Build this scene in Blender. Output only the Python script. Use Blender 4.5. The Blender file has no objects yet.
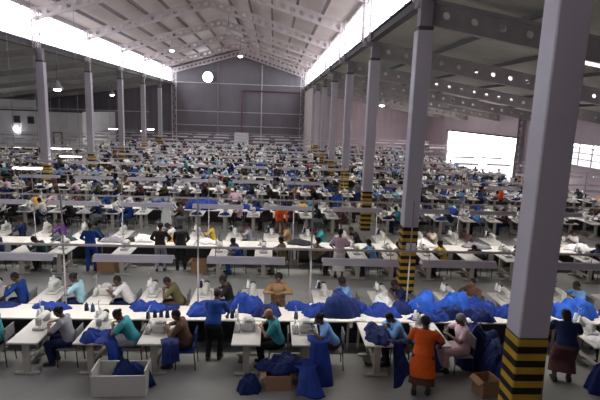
import bpy, bmesh, math, random
from mathutils import Vector, Matrix, noise
from mathutils.bvhtree import BVHTree
import numpy as np

PI = math.pi
scene = bpy.context.scene
COL = scene.collection
random.seed(7)

# ------------------------------------------------------------------ camera
CAMH = 5.5
M = Matrix(((0.99807233, -0.02487575, -0.05685795),
            (-0.05151673, 0.17879335, -0.982537),
            (0.03460717, 0.98357213, 0.17716718)))
FPX = 486.34
cam_d = bpy.data.cameras.new('camera')
cam_d.sensor_width = 36.0
cam_d.lens = FPX * 36.0 / 600.0
cam_d.clip_end = 400
cam = bpy.data.objects.new('camera', cam_d)
COL.objects.link(cam)
cam.matrix_world = Matrix.Translation((0, 0, CAMH)) @ M.to_4x4()
scene.camera = cam
MI = M.transposed()

def px(p):
    c = MI @ Vector((p[0], p[1], p[2] - CAMH))
    if c.z > -0.2:
        return (-999, -999)
    return (300 + c.x / -c.z * FPX, 200 - c.y / -c.z * FPX)

def in_view(x, y, z=0.8, m=8):
    u, v = px((x, y, z))
    return -m < u < 600 + m and -m < v < 400 + m

# ------------------------------------------------------------------ materials
def mat(name, col, rough=0.6, metal=0.0, var=0.0, scale=8.0, spec=0.3, bump=0.0, emit=None, estr=0.0, coat=0.0):
    m = bpy.data.materials.new(name)
    m.use_nodes = True
    nt = m.node_tree
    b = nt.nodes['Principled BSDF']
    b.inputs['Base Color'].default_value = (*col, 1)
    b.inputs['Roughness'].default_value = rough
    b.inputs['Metallic'].default_value = metal
    b.inputs['Specular IOR Level'].default_value = spec
    tc = nt.nodes.new('ShaderNodeTexCoord')
    if var > 0 or bump > 0:
        n = nt.nodes.new('ShaderNodeTexNoise')
        n.inputs['Scale'].default_value = scale
        n.inputs['Detail'].default_value = 5
        nt.links.new(tc.outputs['Object'], n.inputs['Vector'])
        if var > 0:
            r = nt.nodes.new('ShaderNodeMapRange')
            r.inputs['From Min'].default_value = 0.3
            r.inputs['From Max'].default_value = 0.7
            r.inputs['To Min'].default_value = 1 - var
            r.inputs['To Max'].default_value = 1 + var
            mx = nt.nodes.new('ShaderNodeVectorMath')
            mx.operation = 'SCALE'
            mx.inputs[0].default_value = col
            nt.links.new(n.outputs['Fac'], r.inputs['Value'])
            nt.links.new(r.outputs['Result'], mx.inputs['Scale'])
            nt.links.new(mx.outputs['Vector'], b.inputs['Base Color'])
        if bump > 0:
            bp = nt.nodes.new('ShaderNodeBump')
            bp.inputs['Strength'].default_value = bump
            bp.inputs['Distance'].default_value = 0.04 if bump > .8 else 0.02
            nt.links.new(n.outputs['Fac'], bp.inputs['Height'])
            nt.links.new(bp.outputs['Normal'], b.inputs['Normal'])
    if emit:
        b.inputs['Emission Color'].default_value = (*emit, 1)
        b.inputs['Emission Strength'].default_value = estr
    return m

def corrugated(name, col, axis=0, pitch=0.25, rough=0.6, var=0.12, depth=0.5):
    """painted ribbed sheeting: ribs run across the given object axis"""
    m = mat(name, col, rough, var=var, scale=0.35)
    nt = m.node_tree
    b = nt.nodes['Principled BSDF']
    tc = [n for n in nt.nodes if n.type == 'TEX_COORD'][0]
    w = nt.nodes.new('ShaderNodeTexWave')
    w.wave_type = 'BANDS'
    w.bands_direction = 'XYZ'[axis]
    w.inputs['Scale'].default_value = 0.314 / pitch
    nt.links.new(tc.outputs['Object'], w.inputs['Vector'])
    bp = nt.nodes.new('ShaderNodeBump')
    bp.inputs['Strength'].default_value = depth
    bp.inputs['Distance'].default_value = 0.03
    nt.links.new(w.outputs['Fac'], bp.inputs['Height'])
    nt.links.new(bp.outputs['Normal'], b.inputs['Normal'])
    return m

def stripes(name, c1, c2, period, phase=0.0, rough=0.45):
    """horizontal painted hazard bands along local z"""
    m = mat(name, c1, rough)
    nt = m.node_tree
    b = nt.nodes['Principled BSDF']
    tc = [n for n in nt.nodes if n.type == 'TEX_COORD'][0]
    s = nt.nodes.new('ShaderNodeSeparateXYZ')
    nt.links.new(tc.outputs['Object'], s.inputs[0])
    d = nt.nodes.new('ShaderNodeMath'); d.operation = 'MULTIPLY_ADD'
    d.inputs[1].default_value = 1 / period; d.inputs[2].default_value = phase + 100
    nt.links.new(s.outputs['Z'], d.inputs[0])
    f = nt.nodes.new('ShaderNodeMath'); f.operation = 'FRACT'
    nt.links.new(d.outputs[0], f.inputs[0])
    g = nt.nodes.new('ShaderNodeMath'); g.operation = 'GREATER_THAN'
    g.inputs[1].default_value = 0.5
    nt.links.new(f.outputs[0], g.inputs[0])
    n = nt.nodes.new('ShaderNodeTexNoise'); n.inputs['Scale'].default_value = 6
    nt.links.new(tc.outputs['Object'], n.inputs['Vector'])
    mx = nt.nodes.new('ShaderNodeMix'); mx.data_type = 'RGBA'
    mx.inputs['A'].default_value = (*c1, 1); mx.inputs['B'].default_value = (*c2, 1)
    nt.links.new(g.outputs[0], mx.inputs['Factor'])
    mu = nt.nodes.new('ShaderNodeMix'); mu.data_type = 'RGBA'; mu.blend_type = 'MULTIPLY'
    mu.inputs['Factor'].default_value = 0.35
    nt.links.new(mx.outputs['Result'], mu.inputs['A'])
    nt.links.new(n.outputs['Fac'], mu.inputs['B'])
    nt.links.new(mu.outputs['Result'], b.inputs['Base Color'])
    return m

def glass(name, tint=(0.95, 0.97, 1.0)):
    m = bpy.data.materials.new(name)
    m.use_nodes = True
    nt = m.node_tree
    nt.nodes.clear()
    o = nt.nodes.new('ShaderNodeOutputMaterial')
    t = nt.nodes.new('ShaderNodeBsdfTransparent'); t.inputs[0].default_value = (*tint, 1)
    g = nt.nodes.new('ShaderNodeBsdfGlossy'); g.inputs['Roughness'].default_value = 0.2
    mx = nt.nodes.new('ShaderNodeMixShader'); mx.inputs[0].default_value = 0.05
    nt.links.new(t.outputs[0], mx.inputs[1]); nt.links.new(g.outputs[0], mx.inputs[2])
    nt.links.new(mx.outputs[0], o.inputs[0])
    return m

def translucent(name, col):
    m = bpy.data.materials.new(name)
    m.use_nodes = True
    nt = m.node_tree
    nt.nodes.clear()
    o = nt.nodes.new('ShaderNodeOutputMaterial')
    t = nt.nodes.new('ShaderNodeBsdfTranslucent'); t.inputs[0].default_value = (*col, 1)
    d = nt.nodes.new('ShaderNodeBsdfDiffuse'); d.inputs[0].default_value = (*col, 1)
    mx = nt.nodes.new('ShaderNodeMixShader'); mx.inputs[0].default_value = 0.35
    nt.links.new(t.outputs[0], mx.inputs[1]); nt.links.new(d.outputs[0], mx.inputs[2])
    nt.links.new(mx.outputs[0], o.inputs[0])
    return m

MT = {
    'floor': mat('floor_concrete', (0.265, 0.262, 0.245), 0.5, var=0.14, scale=0.6, spec=0.35),
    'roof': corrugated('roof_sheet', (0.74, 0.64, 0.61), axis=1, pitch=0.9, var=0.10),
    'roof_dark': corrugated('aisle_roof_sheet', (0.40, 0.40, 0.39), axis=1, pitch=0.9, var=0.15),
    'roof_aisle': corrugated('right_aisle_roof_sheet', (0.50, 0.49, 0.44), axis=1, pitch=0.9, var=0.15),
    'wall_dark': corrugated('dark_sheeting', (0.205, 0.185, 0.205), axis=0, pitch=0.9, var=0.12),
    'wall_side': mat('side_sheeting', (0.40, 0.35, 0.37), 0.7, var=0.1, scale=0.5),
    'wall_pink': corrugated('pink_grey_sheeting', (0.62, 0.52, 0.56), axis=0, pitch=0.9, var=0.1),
    'wall_white': mat('white_plaster', (0.80, 0.78, 0.78), 0.7, var=0.06, scale=0.8),
    'wall_beige': mat('beige_board', (0.62, 0.55, 0.54), 0.7, var=0.05, scale=0.6),
    'clad': mat('grey_cladding', (0.58, 0.545, 0.60), 0.42, var=0.04, scale=1.2, spec=0.4),
    'steel': mat('grey_steel', (0.30, 0.275, 0.285), 0.5, 0.0, var=0.12, scale=2),
    'steel_light': mat('light_steel', (0.60, 0.53, 0.53), 0.5, var=0.1, scale=2),
    'beam': mat('beam_paint', (0.40, 0.37, 0.36), 0.55, var=0.12, scale=2),
    'purlin': mat('purlin_paint', (0.20, 0.17, 0.175), 0.5, var=0.1, scale=2),
    'steel_dark': mat('dark_steel', (0.10, 0.095, 0.10), 0.5, var=0.1, scale=2),
    'red_pipe': mat('red_paint', (0.20, 0.075, 0.095), 0.5),
    'hazard': stripes('hazard_paint', (0.018, 0.014, 0.014), (0.60, 0.36, 0.035), 0.225),
    'table': mat('table_laminate', (0.66, 0.63, 0.58), 0.35, var=0.03, scale=4),
    'cream': mat('cream_steel', (0.40, 0.37, 0.32), 0.45, var=0.05, scale=5),
    'leg_dark': mat('dark_leg', (0.06, 0.055, 0.055), 0.5),
    'machine': mat('machine_enamel', (0.52, 0.51, 0.47), 0.3, var=0.03, scale=10, spec=0.5),
    'chrome': mat('bright_metal', (0.6, 0.6, 0.6), 0.25, metal=0.9),
    'black': mat('black_plastic', (0.02, 0.02, 0.022), 0.45),
    'thread_white': mat('white_thread', (0.80, 0.79, 0.76), 0.9, bump=0.2, scale=90),
    'thread_navy': mat('navy_thread', (0.012, 0.016, 0.045), 0.9, bump=0.2, scale=90),
    'thread_teal': mat('teal_thread', (0.02, 0.05, 0.10), 0.9, bump=0.2, scale=90),
    'trough': mat('trough_enamel', (0.56, 0.52, 0.55), 0.4, var=0.05, scale=3),
    'tube': mat('fluorescent_tube', (0.9, 0.9, 0.9), 0.3, emit=(1.0, 0.98, 0.93), estr=6.0),
    'lamp': mat('lamp_lens', (0.9, 0.9, 0.95), 0.3, emit=(0.92, 0.94, 1.0), estr=40.0),
    'bulb': mat('lamp_bulb', (0.9, 0.9, 0.9), 0.3, emit=(1.0, 0.98, 0.96), estr=22.0),
    'blue': mat('royal_blue_cloth', (0.010, 0.036, 0.23), 0.7, var=0.25, scale=5, spec=0.25, bump=0.9),
    'blue_dark': mat('navy_blue_cloth', (0.007, 0.018, 0.10), 0.7, var=0.25, scale=5, spec=0.25, bump=0.9),
    'blue_bright': mat('bright_blue_cloth', (0.018, 0.085, 0.42), 0.7, var=0.25, scale=5, spec=0.25, bump=0.9),
    'white_cloth': mat('white_cloth', (0.72, 0.71, 0.72), 0.8, var=0.05, scale=5),
    'black_cloth': mat('black_cloth', (0.02, 0.021, 0.025), 0.8, var=0.2, scale=5),
    'yellow_cloth': mat('amber_cloth', (0.50, 0.27, 0.05), 0.8, var=0.1, scale=5),
    'green_cloth': mat('dark_green_cloth', (0.03, 0.06, 0.06), 0.8, var=0.2, scale=5),
    'grey_cloth': mat('grey_cloth', (0.22, 0.21, 0.23), 0.8, var=0.1, scale=5),
    'carton': mat('brown_cardboard', (0.33, 0.19, 0.105), 0.8, var=0.08, scale=4),
    'crate': mat('white_crate_board', (0.52, 0.50, 0.46), 0.55, var=0.05, scale=4),
    'chair_blue': mat('blue_chair_plastic', (0.015, 0.04, 0.20), 0.4),
    'chair_grey': mat('grey_chair_plastic', (0.20, 0.20, 0.20), 0.5),
    'wood': mat('brown_timber', (0.25, 0.13, 0.07), 0.6, var=0.15, scale=9),
    'paper': mat('white_paper', (0.72, 0.72, 0.72), 0.8),
    'dark_glass': mat('dark_window_glass', (0.05, 0.055, 0.06), 0.2, spec=0.6),
    'glass': glass('clear_glazing'),
    'skylight': translucent('translucent_sheet', (0.75, 0.69, 0.72)),
    'frosted': translucent('frosted_pane', (0.92, 0.93, 0.95)),
    'eye': mat('eye_dark', (0.01, 0.008, 0.007), 0.3),
    'lip': mat('lip_tone', (0.12, 0.035, 0.03), 0.5),
    'skin': mat('brown_skin', (0.105, 0.050, 0.032), 0.5, var=0.06, scale=20),
    'skin2': mat('light_brown_skin', (0.20, 0.105, 0.068), 0.5, var=0.06, scale=20),
    'hair': mat('black_hair', (0.012, 0.010, 0.010), 0.7, bump=0.5, scale=60),
}
CLOTH = {  # word used in labels -> colour
    'teal': (0.045, 0.25, 0.29), 'light blue': (0.36, 0.60, 0.68), 'blue': (0.015, 0.05, 0.22), 'navy': (0.012, 0.02, 0.065),
    'white': (0.68, 0.67, 0.66), 'grey': (0.26, 0.26, 0.29), 'brown': (0.11, 0.06, 0.042), 'dark brown': (0.035, 0.022, 0.018),
    'orange': (0.78, 0.12, 0.02), 'pink': (0.60, 0.42, 0.47), 'yellow': (0.56, 0.40, 0.06), 'black': (0.016, 0.016, 0.018),
    'olive': (0.12, 0.11, 0.05), 'purple': (0.14, 0.04, 0.24), 'dark green': (0.014, 0.035, 0.035), 'red': (0.38, 0.04, 0.06),
    'maroon': (0.10, 0.045, 0.05), 'tan': (0.33, 0.20, 0.10), 'cream': (0.58, 0.52, 0.42), 'sky blue': (0.16, 0.33, 0.62),
}
CM = {k: mat(k.replace(' ', '_') + '_garment', v, 0.8, var=0.12, scale=9, spec=0.15) for k, v in CLOTH.items()}

# ------------------------------------------------------------------ mesh builder
class MB:
    def __init__(self):
        self.v = []; self.f = []; self.mi = []
    def add(self, vs, fs, mi=0):
        b = len(self.v)
        self.v += [tuple(p) for p in vs]
        self.f += [tuple(b + i for i in f) for f in fs]
        self.mi += [mi] * len(fs)
        return self
    def box(self, c, s, rz=0.0, mi=0, rot=None, bev=0.0):
        R = rot if rot is not None else Matrix.Rotation(rz, 3, 'Z')
        hx, hy, hz = s[0] / 2, s[1] / 2, s[2] / 2
        c = Vector(c)
        if bev <= 0:
            vs = [c + R @ Vector((x, y, z)) for z in (-hz, hz) for x, y in ((-hx, -hy), (hx, -hy), (hx, hy), (-hx, hy))]
            return self.add(vs, [(3, 2, 1, 0), (4, 5, 6, 7), (0, 1, 5, 4), (1, 2, 6, 5), (2, 3, 7, 6), (3, 0, 4, 7)], mi)
        b = min(bev, hx * .9, hy * .9, hz * .9)
        vs = []; L = []
        for z, ins in ((-hz, b), (-hz + b, 0), (hz - b, 0), (hz, b)):
            ring = []
            ax, ay = hx - ins, hy - ins
            k = b if ins == 0 else b * .6
            for x, y in ((-ax + k, -ay), (ax - k, -ay), (ax, -ay + k), (ax, ay - k), (ax - k, ay), (-ax + k, ay), (-ax, ay - k), (-ax, -ay + k)):
                ring.append(len(vs)); vs.append(c + R @ Vector((x, y, z)))
            L.append(ring)
        fs = [tuple(reversed(L[0])), tuple(L[-1])]
        for i in range(3):
            for j in range(8):
                k = (j + 1) % 8
                fs.append((L[i][j], L[i][k], L[i + 1][k], L[i + 1][j]))
        return self.add(vs, fs, mi)
    def tube(self, a, b, r, seg=8, r2=None, mi=0, cap=True):
        a = Vector(a); b = Vector(b); d = (b - a)
        if d.length < 1e-6: return self
        q = d.to_track_quat('Z', 'Y')
        r2 = r if r2 is None else r2
        vs = []
        for p, rr in ((a, r), (b, r2)):
            for i in range(seg):
                t = 2 * PI * i / seg
                vs.append(p + q @ Vector((rr * math.cos(t), rr * math.sin(t), 0)))
        fs = [(i, (i + 1) % seg, seg + (i + 1) % seg, seg + i) for i in range(seg)]
        if cap:
            fs += [tuple(reversed(range(seg))), tuple(range(seg, 2 * seg))]
        return self.add(vs, fs, mi)
    def lathe(self, c, prof, seg=16, mi=0, q=None):
        """prof: (radius, height) pairs along local z, closed at both ends"""
        c = Vector(c); vs = []; fs = []
        for r, h in prof:
            for i in range(seg):
                t = 2 * PI * i / seg
                p = Vector((r * math.cos(t), r * math.sin(t), h))
                vs.append(c + (q @ p if q is not None else p))
        n = len(prof)
        for k in range(n - 1):
            for i in range(seg):
                j = (i + 1) % seg
                fs.append((k * seg + i, k * seg + j, (k + 1) * seg + j, (k + 1) * seg + i))
        fs += [tuple(reversed(range(seg))), tuple(range((n - 1) * seg, n * seg))]
        return self.add(vs, fs, mi)
    def capsule(self, a, b, ra, rb=None, seg=10, mi=0):
        a = Vector(a); b = Vector(b); rb = ra if rb is None else rb
        d = b - a
        q = d.to_track_quat('Z', 'Y') if d.length > 1e-6 else Matrix.Identity(3).to_quaternion()
        L = d.length
        prof = []
        for k in range(5):
            t = PI / 2 * (1 - k / 4)
            prof.append((max(ra * math.cos(t), ra * 0.02), -ra * math.sin(t)))
        for k in range(5):
            t = PI / 2 * k / 4
            prof.append((max(rb * math.cos(t), rb * 0.02), L + rb * math.sin(t)))
        return self.lathe(a, prof, seg, mi, q)
    def ell(self, c, r, R=None, seg=14, rings=9, mi=0):
        c = Vector(c); vs = []; fs = []
        R = R if R is not None else Matrix.Identity(3)
        for k in range(rings + 1):
            t = -PI / 2 + PI * k / rings
            rr = max(math.cos(t), 0.02)
            for i in range(seg):
                a = 2 * PI * i / seg
                vs.append(c + R @ Vector((r[0] * rr * math.cos(a), r[1] * rr * math.sin(a), r[2] * math.sin(t))))
        for k in range(rings):
            for i in range(seg):
                j = (i + 1) % seg
                fs.append((k * seg + i, k * seg + j, (k + 1) * seg + j, (k + 1) * seg + i))
        fs += [tuple(reversed(range(seg))), tuple(range(rings * seg, (rings + 1) * seg))]
        return self.add(vs, fs, mi)
    def loft(self, rings, seg=18, mi=0, e=2.3):
        """rings: (centre, right vector*half width, front vector*half depth)"""
        vs = []; fs = []
        for c, u, w in rings:
            c = Vector(c); u = Vector(u); w = Vector(w)
            for i in range(seg):
                t = 2 * PI * i / seg
                ct, st = math.cos(t), math.sin(t)
                vs.append(c + u * (math.copysign(abs(ct) ** (2 / e), ct)) + w * (math.copysign(abs(st) ** (2 / e), st)))
        n = len(rings)
        for k in range(n - 1):
            for i in range(seg):
                j = (i + 1) % seg
                fs.append((k * seg + i, k * seg + j, (k + 1) * seg + j, (k + 1) * seg + i))
        fs += [tuple(reversed(range(seg))), tuple(range((n - 1) * seg, n * seg))]
        return self.add(vs, fs, mi)
    def mesh(self, name, mats, smooth=False):
        me = bpy.data.meshes.new(name)
        me.from_pydata(self.v, [], self.f)
        for m in (mats if isinstance(mats, (list, tuple)) else [mats]):
            me.materials.append(m)
        if any(self.mi):
            me.polygons.foreach_set('material_index', self.mi)
        if smooth:
            me.polygons.foreach_set('use_smooth', [True] * len(me.polygons))
        bm = bmesh.new(); bm.from_mesh(me)
        bmesh.ops.recalc_face_normals(bm, faces=bm.faces)
        bm.to_mesh(me); bm.free()
        me.update()
        return me

def link(name, me, parent=None, loc=None, rz=0.0):
    o = bpy.data.objects.new(name, me)
    COL.objects.link(o)
    if parent is not None: o.parent = parent
    if loc is not None: o.location = loc
    if rz: o.rotation_euler.z = rz
    return o

def tag(o, label=None, cat=None, group=None, kind=None):
    if label: o['label'] = label
    if cat: o['category'] = cat
    if group: o['group'] = group
    if kind: o['kind'] = kind
    return o

def empty(name, loc, rz=0.0):
    o = bpy.data.objects.new(name, None)
    o.empty_display_size = 0.1
    COL.objects.link(o)
    o.location = loc; o.rotation_euler.z = rz
    return o

def struct(name, mb, m, smooth=False):
    return tag(link(name, mb.mesh(name, m, smooth)), kind='structure')

ONES = 'zeroth first second third fourth fifth sixth seventh eighth ninth tenth eleventh twelfth thirteenth fourteenth fifteenth sixteenth seventeenth eighteenth nineteenth'.split()
TENS = {2: 'twent', 3: 'thirt', 4: 'fort', 5: 'fift', 6: 'sixt'}
def ordinal(n):
    if n < 20: return ONES[n]
    t, o = divmod(n, 10)
    return TENS[t] + 'ieth' if o == 0 else TENS[t] + 'y-' + ONES[o]

PENDING = []     # (object, base label, where, x): labelled after everything stands
def pend(o, base, where, x, cat, group):
    o['category'] = cat; o['group'] = group
    PENDING.append((o, base, where, x))

# ------------------------------------------------------------------ people
def ik(a, b, l1, l2, hint):
    a = Vector(a); b = Vector(b); d = b - a
    L = min(d.length, (l1 + l2) * 0.995)
    n = d.normalized()
    b = a + n * L
    x = (l1 * l1 - l2 * l2 + L * L) / (2 * L)
    h = math.sqrt(max(l1 * l1 - x * x, 0))
    hv = Vector(hint); hv = (hv - n * hv.dot(n)).normalized()
    return a + n * x + hv * h, b

def skeleton(p):
    """joints from a pose dictionary; the figure faces +Y"""
    J = {}
    P = Vector(p.get('pelvis', (0, 0, 0.575)))
    lean = math.radians(p.get('lean', 15)); side = math.radians(p.get('side', 0))
    s = Vector((math.sin(side), math.sin(lean) * math.cos(side), math.cos(lean) * math.cos(side)))
    fwd = Vector((0, math.cos(lean), -math.sin(lean)))
    right = s.cross(Vector((0, 1, 0))) * -1 if False else Vector((math.cos(side), 0, -math.sin(side)))
    J['P'] = P; J['s'] = s; J['f'] = fwd; J['r'] = right
    J['W'] = P + s * 0.16; J['C'] = P + s * 0.34; J['S'] = P + s * 0.45; J['N'] = P + s * 0.53
    hp = math.radians(p.get('lean', 15) * 0.6 + p.get('head', 15))
    yaw = math.radians(p.get('yaw', 0))
    R = Matrix.Rotation(yaw, 3, 'Z') @ Matrix.Rotation(-hp, 3, 'X')
    J['HR'] = R
    J['H'] = J['N'] + R @ Vector((0, 0.025, 0.115))
    for sgn, k in ((-1, 'l'), (1, 'r')):
        sh = J['S'] + right * (0.175 * sgn) - s * 0.015
        J['sh' + k] = sh
        hd = Vector(p.get('hand' + k, (sgn * 0.14, 0.42, 0.82)))
        el, wr = ik(sh, hd, 0.28, 0.25, p.get('elhint' + k, (sgn * 1.0, -0.3, -0.35)))
        J['el' + k] = el; J['wr' + k] = wr
        hip = P + right * (0.09 * sgn) - Vector((0, 0, 0.03))
        J['hip' + k] = hip
        ft = Vector(p.get('foot' + k, (sgn * 0.12, 0.34, 0.09)))
        kn, an = ik(hip, ft, 0.43, 0.42, p.get('knhint', (sgn * 0.15, 1.0, 0.5)))
        J['kn' + k] = kn; J['an' + k] = an
    return J

def torso(mb, J, g=0.0, hem=None, seg=18):
    """trunk rings from the seat to the neck, grown by g"""
    P, s, f, r = J['P'], J['s'], J['f'], J['r']
    def ring(t, w, d, o=0.0):
        return (P + s * t + f * o, r * (w + g), f * (d + g))
    R = [ring(-0.10, 0.12, 0.09), ring(-0.05, 0.165, 0.118), ring(0.02, 0.172, 0.122), ring(0.10, 0.155, 0.108, .005), ring(0.18, 0.143, 0.10, .008),
         ring(0.28, 0.155, 0.112, .012), ring(0.36, 0.168, 0.118, .012), ring(0.42, 0.175, 0.10, .0), ring(0.465, 0.15, 0.078, -.005), ring(0.50, 0.07, 0.06, -.005)]
    if hem is not None:
        R = [x for x in R if (x[0] - P).dot(s) >= hem - 1e-6]
    mb.loft(R, seg)

def hand(mb, wr, el, sgn, fine=True):
    d = (wr - el).normalized()
    up = Vector((0, 0, 1)); sd = d.cross(up)
    if sd.length < 0.1: sd = Vector((1, 0, 0))
    sd.normalize(); nz = sd.cross(d).normalized()
    mb.loft([(wr - d * .01, sd * .024, nz * .018), (wr + d * .03, sd * .034, nz * .017), (wr + d * .075, sd * .04, nz * .015), (wr + d * .09, sd * .036, nz * .012)], 10)
    if not fine:
        mb.capsule(wr + d * .08, wr + d * .14 - nz * .03, .02, .014, 6)
        return
    for i, (o, L) in enumerate(((-.028, .062), (-.010, .074), (.010, .070), (.028, .054))):
        b = wr + d * .08 + sd * o
        k = b + d * L * .55 - nz * .010
        t = k + d * L * .40 - nz * .028
        mb.capsule(b, k, .0105, .0095, 6); mb.capsule(k, t, .0095, .0085, 6)
    # thumb leaves the side of the palm near its base
    tb = wr + d * .025 - sd * sgn * .030
    tm = tb + d * .035 - sd * sgn * .028 - nz * .008
    mb.capsule(tb, tm, .012, .0105, 6); mb.capsule(tm, tm + d * .03 - sd * sgn * .004 - nz * .012, .0105, .0085, 6)

def body_mb(J, fine=True):
    mb = MB()
    torso(mb, J)
    HR, H = J['HR'], J['H']
    mb.capsule(J['N'] - J['s'] * .04, H - HR @ Vector((0, .02, .05)), .055, .05)
    mb.ell(H + HR @ Vector((0, -.008, .022)), (.075, .093, .092), HR, 16, 10)
    mb.ell(H + HR @ Vector((0, .022, -.045)), (.056, .066, .068), HR, 14, 8)
    if fine:
        mb.capsule(H + HR @ Vector((0, .082, .015)), H + HR @ Vector((0, .100, -.022)), .009, .015, 8)
        for sg in (-1, 1):
            mb.ell(H + HR @ Vector((sg * .077, -.005, -.005)), (.012, .022, .032), HR, 8, 6)
            mb.ell(H + HR @ Vector((sg * .03, .075, .028)), (.024, .014, .010), HR, 8, 6)
            mb.ell(H + HR @ Vector((sg * .031, .070, .004)), (.014, .014, .010), HR, 8, 6)
        mb.ell(H + HR @ Vector((0, .080, -.052)), (.026, .013, .011), HR, 8, 6)
        mb.ell(H + HR @ Vector((0, .072, -.088)), (.024, .018, .018), HR, 8, 6)
    for k, sg in (('l', -1), ('r', 1)):
        sh, el, wr = J['sh' + k], J['el' + k], J['wr' + k]
        mb.capsule(sh, el, .056, .042); mb.capsule(el, wr, .041, .027)
        hand(mb, wr, el, sg, fine)
        hp, kn, an = J['hip' + k], J['kn' + k], J['an' + k]
        mb.capsule(hp, kn, .088, .058); mb.capsule(kn, kn.lerp(an, .35) - Vector((0, .012, 0)), .056, .055); mb.capsule(kn.lerp(an, .35) - Vector((0, .012, 0)), an, .054, .038)
        mb.capsule(an - Vector((0, .03, .035)), an + Vector((sg * .02, .13, -.05)), .042, .03)
    return mb

def top_mb(J, sleeve='short', length='hip', skirt_z=0.45):
    mb = MB()
    torso(mb, J, .016, hem=-0.05 if length != 'tunic' else -0.10)
    for k in 'lr':
        sh, el, wr = J['sh' + k], J['el' + k], J['wr' + k]
        if sleeve == 'short':
            mb.capsule(sh, sh.lerp(el, .72), .073, .066)
        else:
            mb.capsule(sh, el, .072, .058); mb.capsule(el, el.lerp(wr, .94), .057, .042)
    if length == 'tunic':
        P, r = J['P'], J['r']
        c = P.copy()
        R = []
        for t in (0.04, -.06, -.16, -.28, -.40, skirt_z - P.z):
            w = .185 + max(0, -t) * .12
            R.append((Vector((c.x, c.y - .005, P.z + t)), Vector((1, 0, 0)) * w, Vector((0, 1, 0)) * (w * .70)))
        mb.loft(R, 20, e=2.1)
    return mb

def bottom_mb(J, kind='trousers', seated=True):
    mb = MB()
    P, s, f, r = J['P'], J['s'], J['f'], J['r']
    mb.loft([(P - s * .115, r * .15, f * .11), (P - s * .04, r * .185, f * .134), (P + s * .03, r * .182, f * .132), (P + s * .09, r * .168, f * .12)], 18)
    for k in 'lr':
        hp, kn, an = J['hip' + k], J['kn' + k], J['an' + k]
        if kind == 'trousers':
            mb.capsule(hp, kn, .102, .078); mb.capsule(kn, an, .076, .060)
            mb.tube(an + Vector((0, 0, .06)), an - Vector((0, 0, .02)), .064, 10)
        else:
            mb.capsule(hp, kn, .115, .09)
    if kind == 'skirt':
        k0 = (J['knl'] + J['knr']) / 2; a0 = (J['anl'] + J['anr']) / 2
        h0 = (J['hipl'] + J['hipr']) / 2
        hw = (J['knr'] - J['knl']).length / 2 + .085
        d = (k0 - h0).normalized(); nn = d.cross(Vector((1, 0, 0))).normalized()
        mb.loft([(h0 - d * .02, Vector((.18, 0, 0)), nn * .10), (h0.lerp(k0, .5), Vector((hw * .95, 0, 0)), nn * .095), (k0, Vector((hw, 0, 0)), nn * .088)], 16)
        d2 = (a0 - k0); e2 = d2.normalized().cross(Vector((1, 0, 0))).normalized()
        mb.loft([(k0 + d2 * -.05, Vector((hw * .98, 0, 0)), e2 * .088), (k0 + d2 * .4, Vector((hw * 1.04, 0, 0)), e2 * .10), (k0 + d2 * .72, Vector((hw * 1.08, 0, 0)), e2 * .11)], 16)
    return mb

def hair_mb(J, kind):
    HR, H = J['HR'], J['H']
    mb = MB()
    W = lambda x, y, z: H + HR @ Vector((x, y, z))
    if kind == 'afro':
        mb.ell(W(0, -.03, .045), (.105, .108, .108), HR, 16, 10)
    elif kind == 'scarf':
        mb.ell(W(0, -.014, .038), (.087, .098, .095), HR, 16, 10)
        mb.ell(W(0, -.060, -.01), (.075, .06, .075), HR, 14, 8)
        mb.capsule(W(0, -.09, -.02), W(.02, -.12, -.11), .035, .02)
    elif kind == 'cap':
        mb.ell(W(0, -.012, .045), (.086, .100, .083), HR, 16, 10)
        mb.loft([(W(0, .06, .050), HR @ Vector((.07, 0, 0)), HR @ Vector((0, 0, .010))), (W(0, .12, .045), HR @ Vector((.065, 0, 0)), HR @ Vector((0, 0, .008))), (W(0, .155, .036), HR @ Vector((.04, 0, 0)), HR @ Vector((0, 0, .006)))], 12)
    else:
        mb.ell(W(0, -.022, .038), (.085, .094, .090), HR, 16, 10)
        mb.ell(W(0, -.055, .0), (.073, .055, .075), HR, 14, 8)
        if kind == 'bun':
            mb.ell(W(0, -.118, .035), (.045, .042, .042), HR, 12, 8)
        if kind == 'long':
            mb.loft([(W(0, -.06, .02), HR @ Vector((.08, 0, 0)), HR @ Vector((0, .05, 0))), (W(0, -.075, -.08), HR @ Vector((.08, 0, 0)), HR @ Vector((0, .04, 0))), (W(0, -.09, -.17), HR @ Vector((.06, 0, 0)), HR @ Vector((0, .025, 0)))], 14)
    return mb

def shoe_mb(J, k):
    an = J['an' + k]; sg = -1 if k == 'l' else 1
    mb = MB()
    mb.capsule(an - Vector((0, .035, .036)), an + Vector((sg * .02, .135, -.05)), .052, .040)
    mb.capsule(an - Vector((0, .02, .0)), an - Vector((0, .02, .03)), .050, .05)
    return mb

def remesh(mb, voxel, name, mats, smooth=3):
    me = mb.mesh(name + '_raw', [])
    o = bpy.data.objects.new('tmp', me)
    COL.objects.link(o)
    r = o.modifiers.new('r', 'REMESH'); r.mode = 'VOXEL'; r.voxel_size = voxel; r.use_smooth_shade = True
    if smooth:
        sm = o.modifiers.new('s', 'SMOOTH'); sm.iterations = smooth; sm.factor = 0.5
    dg = bpy.context.evaluated_depsgraph_get()
    out = bpy.data.meshes.new_from_object(o.evaluated_get(dg))
    out.name = name
    bpy.data.objects.remove(o); bpy.data.meshes.remove(me)
    out.materials.clear()
    for m in mats: out.materials.append(m)
    out.polygons.foreach_set('material_index', [0] * len(out.polygons))
    out.polygons.foreach_set('use_smooth', [True] * len(out.polygons))
    return out

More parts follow.
